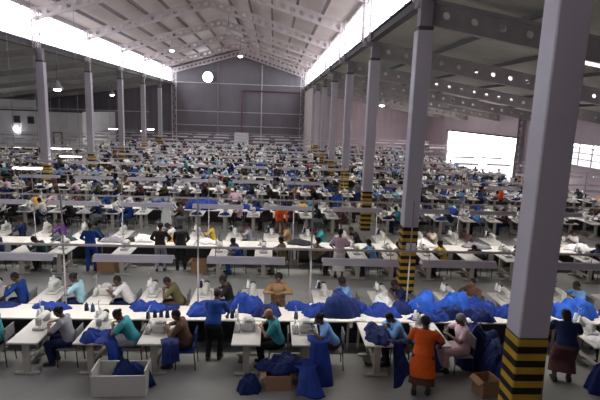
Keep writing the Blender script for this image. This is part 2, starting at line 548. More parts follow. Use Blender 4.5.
def mark_face(me, J):
    """eyes and mouth are painted where they sit on the one body surface"""
    HR, H = J['HR'], J['H']
    spots = [(H + HR @ Vector((sg * .031, .082, .004)), .0125, 1) for sg in (-1, 1)] + [(H + HR @ Vector((sg * .014, .092, -.052)), .013, 2) for sg in (-1, 0, 1)]
    for p in me.polygons:
        c = p.center
        if (c - H).length > .16: continue
        for s, r, mi in spots:
            if (c - s).length < r: p.material_index = mi

POSES = {
    'sew': dict(pelvis=(0, -.02, .58), lean=16, head=22, handl=(-.13, .35, .905), handr=(.13, .36, .905)),
    'sew_low': dict(pelvis=(0, -.02, .575), lean=28, head=28, handl=(-.15, .38, .905), handr=(.12, .40, .905)),
    'sew_left': dict(pelvis=(0, -.02, .58), lean=20, side=-8, head=18, yaw=25, handl=(-.25, .38, .905), handr=(.08, .35, .905)),
    'sew_right': dict(pelvis=(0, -.02, .58), lean=18, side=7, head=15, yaw=-30, handl=(-.10, .35, .905), handr=(.28, .35, .905)),
    'reach': dict(pelvis=(0, -.02, .58), lean=32, head=5, handl=(-.24, .46, .91), handr=(.20, .44, .91)),
    'upright': dict(pelvis=(0, -.03, .58), lean=6, head=12, handl=(-.12, .31, .89), handr=(.14, .30, .89)),
    'slump': dict(pelvis=(0, -.02, .575), lean=38, head=30, handl=(-.26, .50, .90), handr=(.24, .50, .90)),
    'stand': dict(pelvis=(0, 0, .91), lean=5, head=14, handl=(-.20, .30, .98), handr=(.20, .32, 1.0), footl=(-.11, -.02, .09), footr=(.12, .03, .09)),
    'stand_bend': dict(pelvis=(0, -.06, .90), lean=32, head=14, handl=(-.20, .50, .86), handr=(.20, .48, .88), footl=(-.12, -.02, .09), footr=(.12, .05, .09)),
    'stand_hold': dict(pelvis=(0, 0, .91), lean=8, head=20, yaw=15, handl=(-.30, .30, .80), handr=(.28, .36, .96), footl=(-.11, -.04, .09), footr=(.12, .05, .09)),
    'walk': dict(pelvis=(0, 0, .90), lean=6, head=4, handl=(-.26, .18, .72), handr=(.26, -.12, .72), footl=(-.09, .24, .09), footr=(.10, -.24, .12)),
}
HAIRW = {'short': 'short black hair', 'afro': 'rounded black hair', 'bun': 'hair tied back', 'scarf': 'headscarf', 'cap': 'cap', 'long': 'long dark hair'}
PCACHE = {}
def person_meshes(pose, hair, sleeve, length, bottom, voxel):
    key = (pose, hair, sleeve, length, bottom, voxel)
    if key not in PCACHE:
        J = skeleton(POSES[pose])
        fine = voxel < .014
        b = remesh(body_mb(J, fine), voxel, 'person_body', [MT['skin'], MT['eye'], MT['lip']], 2)
        if fine: mark_face(b, J)
        t = remesh(top_mb(J, sleeve, length), voxel * 1.25, 'person_top', [CM['teal']])
        w = remesh(bottom_mb(J, bottom, 'stand' not in pose and pose != 'walk'), voxel * 1.25, 'person_bottom', [CM['navy']])
        h = remesh(hair_mb(J, hair), voxel, 'person_hair', [MT['hair']], 2)
        s = [remesh(shoe_mb(J, k), voxel, 'person_shoe', [MT['black']], 2) for k in 'lr']
        PCACHE[key] = (b, t, w, h, s)
    return PCACHE[key]

def part(name, me, parent, m=None, label=None):
    o = link(name, me, parent)
    if m is not None:
        o.material_slots[0].link = 'OBJECT'
        o.material_slots[0].material = m
    if label: o['label'] = label
    return o

def person(x, y, rz, pose, top='teal', bottom='navy', hair='short', sleeve='short', length='hip', cut='trousers', skin='skin', hairm=None, voxel=.018, scale=1.0, z=0.0, wide=1.0):
    b, t, w, h, s = person_meshes(pose, hair, sleeve, length, cut, voxel)
    r = empty('person', (x, y, z), rz)
    r.scale = (scale * wide, scale * (1 + (wide - 1) * .6), scale)
    part('body', b, r, MT[skin])
    part('tunic' if length == 'tunic' else 'shirt', t, r, CM[top])
    part(cut if cut == 'skirt' else 'trousers', w, r, CM[bottom])
    hn = {'scarf': 'headscarf', 'cap': 'cap'}.get(hair, 'hair')
    part(hn, h, r, hairm if hairm is not None else MT['hair'])
    for k in range(2): part('shoe', s[k], r)
    return r

LOW = {}
def low_person(pose, hair, sleeve, length, cut, voxel):
    """one small figure: slots 0 skin, 1 top, 2 bottom, 3 hair, 4 shoe"""
    key = (pose, hair, sleeve, length, cut, voxel)
    if key in LOW: return LOW[key]
    J = skeleton(POSES[pose])
    comps = [body_mb(J, False), top_mb(J, sleeve, length), bottom_mb(J, cut), hair_mb(J, hair), shoe_mb(J, 'l')]
    sh = shoe_mb(J, 'r'); comps[4].add(sh.v, sh.f)
    al = MB()
    for c in comps: al.add(c.v, c.f)
    me = remesh(al, voxel, 'small_person', [MT['skin'], CM['teal'], CM['navy'], MT['hair'], MT['black']], 1)
    trees = [BVHTree.FromPolygons(c.v, c.f) for c in comps]
    bias = (0.006, 0, 0, 0, 0)
    for p in me.polygons:
        ds = []
        for i, t in enumerate(trees):
            hit = t.find_nearest(p.center)
            d = hit[3] if hit[3] is not None else 9
            ds.append(d + bias[i])
        p.material_index = ds.index(min(ds))
    LOW[key] = me
    return me

LOWSET = [('sew', 'bun', 'short', 'hip', 'skirt'), ('sew', 'short', 'short', 'hip', 'trousers'), ('sew_low', 'scarf', 'long', 'hip', 'skirt'), ('sew_low', 'afro', 'short', 'hip', 'trousers'),
          ('sew_left', 'short', 'long', 'hip', 'trousers'), ('sew_right', 'bun', 'short', 'hip', 'skirt'), ('reach', 'short', 'long', 'hip', 'trousers'), ('upright', 'cap', 'short', 'hip', 'trousers'),
          ('upright', 'afro', 'short', 'hip', 'skirt'), ('stand', 'short', 'long', 'hip', 'trousers'), ('stand', 'scarf', 'short', 'tunic', 'skirt'), ('stand_bend', 'bun', 'short', 'hip', 'trousers')]

# ------------------------------------------------------------------ cloth
def heap_mesh(name, w, d, h, seed, m, nr=16, na=48, spread=1.0):
    """a crumpled heap of garments with a flat underside"""
    rnd = random.Random(seed); off = Vector((rnd.uniform(0, 90), rnd.uniform(0, 90), rnd.uniform(0, 90)))
    vs = []; fs = []
    vs.append(Vector((0, 0, h * .9)))
    def rim(a):
        c = noise.noise(off + Vector((math.cos(a) * 1.3, math.sin(a) * 1.3, 0)))
        return 1 + .42 * c + .16 * noise.noise(off * 1.7 + Vector((math.cos(a) * 4, math.sin(a) * 4, 3)))
    for k in range(1, nr + 1):
        t = k / nr
        for i in range(na):
            a = 2 * PI * i / na
            rr = rim(a) * t
            x = math.cos(a) * w / 2 * rr; y = math.sin(a) * d / 2 * rr
            q = Vector((x, y, 0))
            q3 = q + Vector((noise.noise(off + q * 3.1), noise.noise(off * 1.3 + q * 3.1), 0)) * .16
            big = noise.noise(off + q * 2.6)
            r1 = (1 - abs(noise.noise(off + q3 * 4.5 + Vector((0, 0, 4))))) ** 3
            r2 = (1 - abs(noise.noise(off + q3 * 10.0 + Vector((0, 0, 9))))) ** 3
            prof = (1 - t ** 3.2)
            z = h * prof * (.74 + .40 * big) + (1 - t ** 7) * (.095 * (r1 - .5) + .055 * (r2 - .45)) * min(1, h / .22)
            if k == nr: z = 0.0
            elif k == nr - 1: z = max(z, .02)
            vs.append(Vector((x, y, max(z, 0.004 if k < nr else 0))))
    for i in range(na):
        fs.append((0, 1 + i, 1 + (i + 1) % na))
    for k in range(nr - 1):
        for i in range(na):
            a = 1 + k * na + i; b = 1 + k * na + (i + 1) % na
            fs.append((a, a + na, b + na, b))
    fs.append(tuple(reversed([1 + (nr - 1) * na + i for i in range(na)])))
    mb = MB(); mb.add(vs, fs)
    return mb.mesh(name, m, True)

def drape_mesh(name, width, top, drop, seed, m, flare=0.15, nu=28, nv=26, out=0.0):
    """a cloth lying back over an edge (+Y is inward) and hanging down outside it; origin on the edge"""
    off = Vector((seed * 3.1, seed * 1.7, seed * .7))
    L = top + drop
    up = []; dn = []
    th = .016
    for j in range(nv + 1):
        s = L * j / nv
        for i in range(nu + 1):
            u = i / nu - .5
            x = u * width
            wv = noise.noise(off + Vector((x * 3.0, s * 1.2, 0))); w2 = noise.noise(off + Vector((x * 8.0, s * 2.0, 5)))
            if s < top:
                y = top - s; z = .02 + .05 * max(0, wv + .3) + .02 * abs(w2)
                n = Vector((0, 0, 1))
            else:
                q = s - top
                fl = flare * q / max(drop, .01)
                y = -.03 - fl * .5 - .10 * (wv + .5) * min(1, q / .15) - .035 * w2 - out * q
                z = .02 - q * (.86 + .55 * noise.noise(off + Vector((x * 2.6, 9, 0))))
                x = x * (.72 + fl * 1.1) + .06 * w2
                n = Vector((0, -1, 0))
            up.append(Vector((x, y, z)) + n * th); dn.append(Vector((x, y, z)))
    nv1, nu1 = nv + 1, nu + 1
    vs = up + dn; B = len(up); fs = []
    for j in range(nv):
        for i in range(nu):
            a = j * nu1 + i
            fs.append((a, a + 1, a + nu1 + 1, a + nu1)); fs.append((B + a + nu1, B + a + nu1 + 1, B + a + 1, B + a))
    edge = [i for i in range(nu1)] + [j * nu1 + nu for j in range(1, nv1)] + [nv * nu1 + i for i in range(nu - 1, -1, -1)] + [j * nu1 for j in range(nv - 1, 0, -1)]
    for k in range(len(edge)):
        a = edge[k]; b = edge[(k + 1) % len(edge)]
        fs.append((b, a, B + a, B + b))
    mb = MB(); mb.add(vs, fs)
    return mb.mesh(name, m, True)

# ================================================================== the building
XL, XR = -14.7, 4.4              # clerestory planes of the nave
RIDGE_X, RIDGE_Z, EAVE_Z = -5.1, 14.1, 11.25
YB = 72.4                        # end wall
SILL, HEAD = 9.2, 11.05          # clerestory glazing
Y0 = -3.5
LX, LZ = -33.4, 5.95             # outer edge of the left aisle roof
RX, RZ = 22.3, 6.2               # outer edge of the right aisle roof
FY = [6.85, 14.55, 22.85, 31.2, 39.4, 47.6, 55.8, 64.0, 71.6]
FXR = [3.985, 4.27, 4.52, 4.66, 4.72, 4.76, 4.8, 4.8, 4.02]
FXL = [None, None, -14.2, -14.2, -14.4, -14.5, -14.55, -14.6, -14.33]

struct('floor', MB().box(((LX + RX) / 2, (Y0 + YB) / 2, -.06), (RX - LX + .6, YB - Y0 + .4, .12)), MT['floor'])

def slab(p, t=.06):
    """a sheet through four points with thickness t upward"""
    q = [Vector(a) + Vector((0, 0, t)) for a in p]
    return MB().add(list(map(Vector, p)) + q, [(3, 2, 1, 0), (4, 5, 6, 7), (0, 1, 5, 4), (1, 2, 6, 5), (2, 3, 7, 6), (3, 0, 4, 7)])

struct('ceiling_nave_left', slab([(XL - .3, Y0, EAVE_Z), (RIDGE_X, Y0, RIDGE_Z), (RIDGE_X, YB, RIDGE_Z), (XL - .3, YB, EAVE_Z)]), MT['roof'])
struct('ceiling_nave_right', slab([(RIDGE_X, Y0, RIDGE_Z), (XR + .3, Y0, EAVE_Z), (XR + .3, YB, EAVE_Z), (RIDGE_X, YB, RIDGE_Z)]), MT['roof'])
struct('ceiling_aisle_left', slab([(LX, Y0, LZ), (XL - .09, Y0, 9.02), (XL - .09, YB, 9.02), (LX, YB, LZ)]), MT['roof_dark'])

# right aisle roof in strips, a translucent sheet let into every bay
def zr(x): return 9.05 + (RZ - 9.05) * (x - XR) / (RX - XR)
cr = MB()
SKX0, SKX1 = 10.5, 18.0
sky_y = []
ys = [Y0]
for k in range(1, 8):
    a = FY[k] + 3.2
    sky_y.append((a, a + 1.8))
def strip(x0, x1, y0, y1):
    s = slab([(x0, y0, zr(x0)), (x1, y0, zr(x1)), (x1, y1, zr(x1)), (x0, y1, zr(x0))])
    cr.add(s.v, s.f)
strip(XR + .14, SKX0, Y0, YB); strip(SKX1, RX, Y0, YB)
yy = Y0
wn = 10
for a, b in sky_y:
    strip(SKX0, SKX1, yy, a); yy = b
    s = slab([(SKX0, a, zr(SKX0)), (SKX1, a, zr(SKX1)), (SKX1, b, zr(SKX1)), (SKX0, b, zr(SKX0))], .01)
    struct('window_%d' % wn, s, MT['skylight']); wn += 1
strip(SKX0, SKX1, yy, YB)
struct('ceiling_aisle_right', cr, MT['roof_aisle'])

# end walls
def gable(y, t):
    pts = [(XL - .3, 0), (XR + .3, 0), (XR + .3, EAVE_Z + .02), (RIDGE_X, RIDGE_Z + .02), (XL - .3, EAVE_Z + .02)]
    vs = [(x, y, z) for x, z in pts] + [(x, y + t, z) for x, z in pts]
    return MB().add(vs, [(0, 1, 2, 3, 4), (9, 8, 7, 6, 5)] + [(i, 5 + i, 5 + (i + 1) % 5, (i + 1) % 5) for i in range(5)])
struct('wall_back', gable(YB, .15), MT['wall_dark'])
struct('wall_front', gable(Y0 - .15, .15), MT['wall_side'])
def quadwall(pts, y, t):
    n = len(pts)
    vs = [(x, y, z) for x, z in pts] + [(x, y + t, z) for x, z in pts]
    return MB().add(vs, [tuple(range(n)), tuple(reversed(range(n, 2 * n)))] + [(i, n + i, n + (i + 1) % n, (i + 1) % n) for i in range(n)])
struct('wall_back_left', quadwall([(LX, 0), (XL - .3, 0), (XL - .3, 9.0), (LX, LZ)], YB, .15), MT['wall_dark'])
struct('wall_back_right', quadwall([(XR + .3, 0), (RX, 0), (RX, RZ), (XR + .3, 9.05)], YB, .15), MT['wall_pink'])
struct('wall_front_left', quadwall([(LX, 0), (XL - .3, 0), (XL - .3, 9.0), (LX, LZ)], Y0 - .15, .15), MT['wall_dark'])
struct('wall_front_right', quadwall([(XR + .3, 0), (RX, 0), (RX, RZ), (XR + .3, 9.05)], Y0 - .15, .15), MT['wall_side'])
struct('wall_left', MB().box((LX - .08, (Y0 + YB) / 2, LZ / 2), (.16, YB - Y0, LZ)), MT['wall_side'])

# right side wall with the loading opening and the window band
w = MB()
def wseg(y0, y1, z0, z1): w.box((RX + .08, (y0 + y1) / 2, (z0 + z1) / 2), (.16, y1 - y0, z1 - z0))
OP = (43.6, 62.0, 3.9)
WB = (19.5, 36.0, 2.35, 3.95)
wseg(Y0, WB[0], 0, RZ + .1); wseg(WB[0], WB[1], 0, WB[2]); wseg(WB[0], WB[1], WB[3], RZ + .1)
wseg(WB[1], OP[0], 0, RZ + .1); wseg(OP[0], OP[1], OP[2], RZ + .1); wseg(OP[1], YB, 0, RZ + .1)
struct('wall_right', w, MT['wall_pink'])
fr = MB()
for k in range(12):
    y = WB[0] + (WB[1] - WB[0]) * k / 11
    fr.box((RX, y, (WB[2] + WB[3]) / 2), (.08, .09, WB[3] - WB[2]))
for z in (WB[2], WB[2] + .5, WB[2] + .95, WB[3] - .28, WB[3]):
    fr.box((RX, (WB[0] + WB[1]) / 2, z), (.07, WB[1] - WB[0], .07))
t = tag(link('window_1', fr.mesh('window_1', MT['steel_light'])), kind='structure')
link('pane', MB().box((RX + .04, (WB[0] + WB[1]) / 2, WB[2] + .66), (.01, WB[1] - WB[0], 1.28)).mesh('pane', MT['frosted']), t)
link('top_pane', MB().box((RX + .04, (WB[0] + WB[1]) / 2, WB[3] - .14), (.01, WB[1] - WB[0], .26)).mesh('pane', MT['glass']), t)
d = MB()
d.box((RX, OP[0], OP[2] / 2), (.2, .16, OP[2])); d.box((RX, OP[1], OP[2] / 2), (.2, .16, OP[2])); d.box((RX, (OP[0] + OP[1]) / 2, OP[2]), (.2, OP[1] - OP[0], .16))
struct('door_2', d, MT['steel_dark'])
struct('floor_outside', MB().box((RX + 20.5, 45, -.1), (40, 120, .1)), mat('pale_yard', (0.6, 0.58, 0.55), 0.9))

# clerestories: frames with glazing
def clerestory(name, x, ndiv):
    f = MB()
    for z in (SILL, HEAD): f.box((x, (Y0 + YB) / 2, z), (.10, YB - Y0, .09))
    for k in range(ndiv + 1):
        y = Y0 + (YB - Y0) * k / ndiv
        f.box((x, y, (SILL + HEAD) / 2), (.06, .05, HEAD - SILL))
    o = tag(link(name, f.mesh(name, MT['steel_light'])), kind='structure')
    link('pane', MB().box((x - math.copysign(.03, -x), (Y0 + YB) / 2, (SILL + HEAD) / 2), (.01, YB - Y0, HEAD - SILL - .1)).mesh('pane', MT['glass']), o)
clerestory('window_2', XL, 18)
clerestory('window_3', XR, 36)
struct('wall_upper_left', MB().box((XL, (Y0 + YB) / 2, (HEAD + EAVE_Z) / 2 + .1), (.08, YB - Y0, EAVE_Z - HEAD + .2)), MT['wall_side'])
struct('wall_upper_right', MB().box((XR, (Y0 + YB) / 2, (HEAD + EAVE_Z) / 2 + .1), (.08, YB - Y0, EAVE_Z - HEAD + .2)), MT['wall_side'])
# inner beige lining between the last columns on the right
struct('wall_lining', MB().box((4.40, 65.0, 4.2), (.10, 14.6, 8.4)), MT['wall_beige'])

# white office block built into the left aisle
pw = MB()
pw.box((-28.1, 60.1, 2.33), (10.5, .2, 4.66)); pw.box((-30.8, 60.1, 5.25), (5.1, .2, 1.2)); pw.box((-22.95, 66.2, 2.33), (.2, 12.2, 4.66))
struct('wall_office', pw, MT['wall_white'])
struct('trim_1', MB().box((-28.1, 59.96, 4.62), (10.7, .1, .14)), MT['steel_dark'])
struct('trim_2', MB().box((-25.0, 58.9, 4.95), (20.5, .08, .09)), MT['steel_light'])
for n, (x, z) in enumerate(((-30.4, 3.55), (-28.8, 3.5))):
    o = struct('window_%d' % (4 + n), MB().box((x, 59.97, z), (.75, .08, .85)), MT['steel_dark'])
    link('pane', MB().box((x, 59.93, z), (.6, .03, .7)).mesh('pane', MT['dark_glass']), o)
o = struct('door_1', MB().box((-25.75, 59.95, 1.1), (1.1, .1, 2.2)), MT['steel_dark'])
link('door_panel', MB().box((-25.75, 59.89, 1.15), (.75, .05, 1.75)).mesh('door_panel', MT['wall_white']), o)

# girts and pipes on the dark end wall
def single(name, mb, m, label, cat, group=None, smooth=False, kind=None):
    return tag(link(name, mb.mesh(name, m, smooth)), label, cat, group, kind)
for z, l in ((9.2, 'topmost pale rail across the dark end wall'), (5.2, 'middle pale rail across the dark end wall'), (3.2, 'lowest pale rail across the dark end wall')):
    single('wall_rail', MB().box(((XL + XR) / 2, YB - .09, z), (XR - XL - .6, .16, .11)), MT['steel_light'], l, 'rail')
for x, l in ((-1.9, 'right upright pale post on the dark end wall, below the roof slope'), (-8.2, 'left upright pale post on the dark end wall beside the floodlight')):
    single('wall_post', MB().box((x, YB - .1, 6.0), (.16, .18, 12.0)), MT['steel'] if x < -5 else MT['steel_light'], l, 'post')
rp = MB()
rp.tube((-4.7, YB - .37, 0), (-4.7, YB - .37, 8.3), .10); rp.tube((-4.7, YB - .37, 8.3), (4.0, YB - .37, 8.3), .10)
single('red_pipe', rp, MT['red_pipe'], 'red pipe rising and turning along the dark end wall', 'pipe')
bx = empty('switch_cabinet', (-4.7, YB - .95, 0)); tag(bx, 'pale cabinet standing at the foot of the dark end wall', 'cabinet')
link('body', MB().box((0, 0, 1.15), (2.0, .7, 2.3), bev=.03).mesh('body', MT['wall_white']), bx)
link('door', MB().box((-.45, -.37, 1.15), (.85, .04, 2.0)).mesh('door', MT['wall_white']), bx)
link('door', MB().box((.45, -.37, 1.15), (.85, .04, 2.0)).mesh('door', MT['wall_white']), bx)

# ------------------------------------------------------------------ columns
def lattice(mb, x, y, z0, z1, wd=.34, dp=.30, step=.45):
    """four angles laced together"""
    for sx in (-1, 1):
        for sy in (-1, 1):
            mb.box((x + sx * wd / 2, y + sy * dp / 2, (z0 + z1) / 2), (.06, .06, z1 - z0))
    n = max(2, round((z1 - z0) / step))
    for k in range(n):
        a = z0 + (z1 - z0) * k / n; b = z0 + (z1 - z0) * (k + 1) / n
        s = 1 if k % 2 else -1
        for sy in (-1, 1):
            mb.tube((x - s * wd / 2, y + sy * dp / 2, a), (x + s * wd / 2, y + sy * dp / 2, b), .018, 5)
        for sx in (-1, 1):
            mb.tube((x + sx * wd / 2, y - s * dp / 2, a), (x + sx * wd / 2, y + s * dp / 2, b), .018, 5)
    return mb

def column(x, y, side, k, hz):
    n = ['nearest', 'second', 'third', 'fourth', 'fifth', 'sixth', 'seventh', 'eighth', 'last'][k]
    if side == 'left': n = {2: 'nearest', 3: 'second nearest', 4: 'third', 5: 'fourth', 6: 'fifth', 7: 'sixth', 8: 'last'}[k]
    r = empty('column', (x, y, 0))
    lab = 'grey clad column with yellow and black bands, %s in the %s-hand line' % (n, side)
    if k == 8: lab = 'narrow steel column in the %s-hand corner of the dark end wall' % side
    tag(r, lab, 'column', 'columns of the %s-hand line' % side, 'thing')
    if k == 8:
        link('shaft', lattice(MB(), 0, 0, 0, 11.1, .6, .3, .6).mesh('shaft', MT['steel_light']), r)
        return r
    ww, dd = .47, .41
    ztop = 7.95
    link('casing', MB().box((0, 0, (hz + ztop) / 2), (ww, dd, ztop - hz), bev=.02).mesh('casing', MT['clad']), r)
    link('hazard_band', MB().box((0, 0, hz / 2), (ww + .012, dd + .012, hz), bev=.02).mesh('hazard_band', MT['hazard'], False), r)
    link('collar', MB().box((0, 0, ztop + .05), (.44, .42, .1)).mesh('collar', MT['steel_dark']), r)
    zt = 8.76
    link('steel_neck', MB().box((0, 0, (ztop + zt) / 2), (.36, .34, zt - ztop)).mesh('steel_neck', MT['steel']), r)
    ox = (XR - .32 - x) if side == 'right' else (XL + .32 - x)
    link('bracket', MB().box((ox / 2, 0, zt - .1), (abs(ox) + .2, .26, .2)).mesh('bracket', MT['steel']), r)
    link('upper_lattice', lattice(MB(), ox, 0, zt, 11.15, .30, .3, .45).mesh('upper_lattice', MT['steel_light']), r)
    return r
for k in range(9):
    c = column(FXR[k], FY[k], 'right', k, (2.26, 2.14)[k] if k < 2 else 1.9)
    if k == 1:
        p = link('sign_plate', MB().box((.03, -.25, 1.55), (.30, .012, .22)).mesh('sign_plate', MT['paper']), c)
        p['label'] = 'blank white notice plate'
    if FXL[k] is not None: column(FXL[k], FY[k], 'left', k, 1.78)
for k in (2,):
    pass

# eaves beams carrying the clerestories
for x, l in ((XL + .05, 'left'), (XR - .02, 'right')):
    b = MB()
    b.box((x, (Y0 + YB) / 2, 8.80), (.30, YB - Y0, .05)); b.box((x, (Y0 + YB) / 2, 9.12), (.30, YB - Y0, .05)); b.box((x, (Y0 + YB) / 2, 8.96), (.10, YB - Y0, .30))
    for yy in FY: b.box((x, yy, 8.96), (.28, .04, .30))
    single('eaves_beam', b, MT['steel_dark'], 'long steel beam under the bright high windows on the %s' % l, 'beam', kind='thing')

# ------------------------------------------------------------------ trusses
def truss(name, a, b, depth, m, label, group, n=14, hole=.30):
    """lattice rafter hung below the line a-b"""
    a = Vector(a); b = Vector(b)
    r = empty(name, a); tag(r, label, 'truss', group)
    d = b - a; up = Vector((0, 0, 1))
    q = d.normalized()
    R = Matrix((q, Vector((0, 1, 0)) if abs(q.y) < .5 else Vector((1, 0, 0)), q.cross(Vector((0, 1, 0))))).transposed()
    R = Matrix((q, (0, 1, 0), Vector((0, 1, 0)).cross(q) * -1)).transposed()
    mid = d / 2
    link('top_chord', MB().box(mid - up * .06, (d.length, .20, .11), rot=R).mesh('top_chord', m), r)
    link('bottom_chord', MB().box(mid - up * depth, (d.length, .20, .11), rot=R).mesh('bottom_chord', m), r)
    w = MB()
    L = d.length; h0, h1 = -depth + .05, -.11
    t2 = .025
    for k in range(n):
        x0, x1 = L * k / n, L * (k + 1) / n
        cx, cz = (x0 + x1) / 2, (h0 + h1) / 2
        rx_, rz_ = (x1 - x0) * hole, (h1 - h0) * min(.33, hole * 1.55)
        outer = [(x0, h0), (cx, h0), (x1, h0), (x1, cz), (x1, h1), (cx, h1), (x0, h1), (x0, cz)]
        inner = [(cx - rx_ * .7, cz - rz_ * .8), (cx, cz - rz_), (cx + rx_ * .7, cz - rz_ * .8), (cx + rx_, cz), (cx + rx_ * .7, cz + rz_ * .8), (cx, cz + rz_), (cx - rx_ * .7, cz + rz_ * .8), (cx - rx_, cz)]
        vs = []
        for s_ in (-t2, t2):
            for u, z_ in outer + inner: vs.append(q * u + Vector((0, s_, 0)) + up * z_)
        fs = []
        for e in range(8):
            f_ = (e + 1) % 8
            fs += [(e, f_, 8 + f_, 8 + e), (16 + f_, 16 + e, 24 + e, 24 + f_), (8 + e, 8 + f_, 24 + f_, 24 + e), (f_, e, 16 + e, 16 + f_)]
        w.add(vs, fs)
    link('web', w.mesh('web', m), r)
    return r
for k, y in enumerate(FY):
    if k == 8: y -= .15
    w = 'in bay line %s from the end wall' % ordinal(9 - k)
    if k >= 2 or True:
        if k >= 1:
            truss('roof_truss', (XL + .3, y, EAVE_Z - .22), (RIDGE_X, y, RIDGE_Z - .30), .62, MT['steel_light'], 'left rising half of the pink-grey roof truss, %s from the end wall' % ordinal(9 - k), 'roof trusses of the nave', 16)
            truss('roof_truss', (XR - .3, y, EAVE_Z - .22), (RIDGE_X, y, RIDGE_Z - .30), .62, MT['steel_light'], 'right rising half of the pink-grey roof truss, %s from the end wall' % ordinal(9 - k), 'roof trusses of the nave', 16)
    if 1 <= k <= 7:
        truss('aisle_truss', (FXR[k] + .2, y, zr(FXR[k] + .2) - .22), (RX - .1, y, zr(RX - .1) - .22), .68, MT['beam'], 'grey lattice beam under the right aisle roof, %s from the camera' % ordinal(k), 'aisle roof beams', 21, .13)
    if 3 <= k <= 7:
        truss('aisle_truss', (FXL[k] - .2, y, 8.78), (LX + .2, y, LZ - .05), .38, MT['beam'], 'dark lattice beam under the left aisle roof, %s from the camera' % ordinal(k - 2), 'left aisle roof beams', 14, .08)
# purlins
for s, x1, side in ((-1, XL, 'left'), (1, XR, 'right')):
    for k in range(1, 6):
        t_ = k / 6
        x = RIDGE_X + (x1 - RIDGE_X) * t_; z = RIDGE_Z + (EAVE_Z - RIDGE_Z) * t_
        single('purlin', MB().box((x, (Y0 + YB) / 2, z - .17), (.15, YB - Y0, .2)), MT['purlin'], 'roof purlin on the %s slope of the nave, %s below the ridge' % (side, ordinal(k)), 'purlin', 'nave roof purlins', kind='thing')
for k in range(1, 6):
    x = XR + (RX - XR) * k / 6
    single('aisle_purlin', MB().box((x, (Y0 + YB) / 2, zr(x) - .13), (.11, YB - Y0, .15)), MT['steel_dark'], 'dark purlin under the right aisle roof, %s from the columns' % ordinal(k), 'purlin', 'right aisle purlins', kind='thing')
# wall column of perforated steel beside the loading opening
pc = MB()
for sy in (-1, 1): pc.box((RX - .3, OP[0] - .9 + sy * .35, 3.0), (.3, .10, 6.0))
for i in range(11): pc.box((RX - .3, OP[0] - .9, .3 + i * .55), (.08, .66, .26))
single('wall_stanchion', pc, MT['steel'], 'perforated steel upright at the right of the bright loading opening', 'stanchion')

# ------------------------------------------------------------------ lamps
def floodlight(x, z):
    r = empty('floodlight', (x, YB - .5, z)); tag(r, 'round glaring floodlight high on the dark end wall', 'floodlight')
    q = Matrix.Rotation(PI / 2, 3, 'X').to_quaternion()
    link('housing', MB().lathe((0, 0, 0), [(.35, -.4), (.62, -.2), (.74, .02), (.74, .1)], 24, q=q).mesh('housing', MT['steel'], True), r)
    link('lens', MB().lathe((0, 0, 0), [(.69, .10), (.66, .13), (.4, .17), (.1, .19)], 24, q=q).mesh('lens', MT['lamp'], True), r)
    link('bracket', MB().box((0, .30, 0), (.12, .2, .5)).mesh('bracket', MT['steel_dark']), r)
floodlight(-9.6, 10.0)
def pendant(x, y, z, zc, label, s=1.0, on=True):
    r = empty('pendant_lamp', (x, y, z)); tag(r, label, 'lamp', 'hanging lamps')
    link('shade', MB().lathe((0, 0, 0), [(.34 * s, 0), (.30 * s, .12 * s), (.16 * s, .3 * s), (.09 * s, .45 * s), (.07 * s, .5 * s)], 16).mesh('shade', MT['trough'], True), r)
    link('bulb', MB().ell((0, 0, .02), (.22 * s, .22 * s, .14 * s)).mesh('bulb', MT['bulb'] if on else MT['paper'], True), r)
    link('rod', MB().tube((0, 0, .45 * s), (0, 0, zc - z), .02).mesh('rod', MT['steel_dark']), r)
pendant(-4.35, 62, 12.0, RIDGE_Z - .3, 'pale lamp hanging under the ridge, the one just before the end wall', 1.3)
pendant(-4.2, 45, 12.15, RIDGE_Z - .3, 'pale lamp hanging under the ridge, the one nearer the camera', 1.0, False)
pendant(-9.75, 48, 10.8, 12.75, 'small pale lamp hanging under the left slope of the nave', 1.0)
pendant(-16.6, 39, 6.6, 8.6, 'lit lamp under the left aisle roof, between the first two columns', 1.3)
pendant(-18.3, 57, 6.7, 8.3, 'faint lamp under the left aisle roof, farther back', 1.0)
pendant(12.0, 55, 6.6, 7.8, 'lit lamp under the right aisle roof, seen between the columns', 1.3)
def batten(x, y, z, l, label, hz=7.2):
    r = empty('batten_light', (x, y, z)); tag(r, label, 'lamp', 'lit battens of the left aisle')
    link('housing', MB().box((0, 0, .06), (l, .2, .08)).mesh('housing', MT['trough']), r)
    link('tube', MB().box((0, -.04, 0), (l * .96, .16, .10), bev=.04).mesh('tube', MT['bulb']), r)
    for s in (-1, 1): link('hanger', MB().tube((s * l * .4, 0, .1), (s * l * .4, 0, hz - z), .012, 5).mesh('hanger', MT['steel']), r)
batten(-19.4, 60.5, 2.75, 1.1, 'bright hanging batten light in the left aisle, left of the other two')
batten(-16.3, 66, 2.6, .9, 'bright hanging batten light in the left aisle, rightmost of the three')
batten(-17.5, 67, 2.3, .8, 'bright hanging batten light in the left aisle, middle of the three')
batten(-15.3, 36.1, 2.35, 1.5, 'bluish bright batten light between the two nearest left columns, farther one', 8.6)
batten(-12.95, 31.9, 2.2, 1.4, 'bluish bright batten light between the two nearest left columns, nearer one', 11.5)
batten(-12.6, 25.6, 2.2, 1.5, 'bright batten light at the left edge in front of the nearest left column', 11.5)
r = empty('wall_lamp', (-30.45, 59.85, 2.4)); tag(r, 'glaring lamp on the white office wall under its two small windows', 'lamp')
link('housing', MB().box((0, .02, 0), (.5, .12, .5)).mesh('housing', MT['steel']), r)
link('lens', MB().ell((0, -.07, 0), (.30, .08, .30)).mesh('lens', MT['lamp'], True), r)

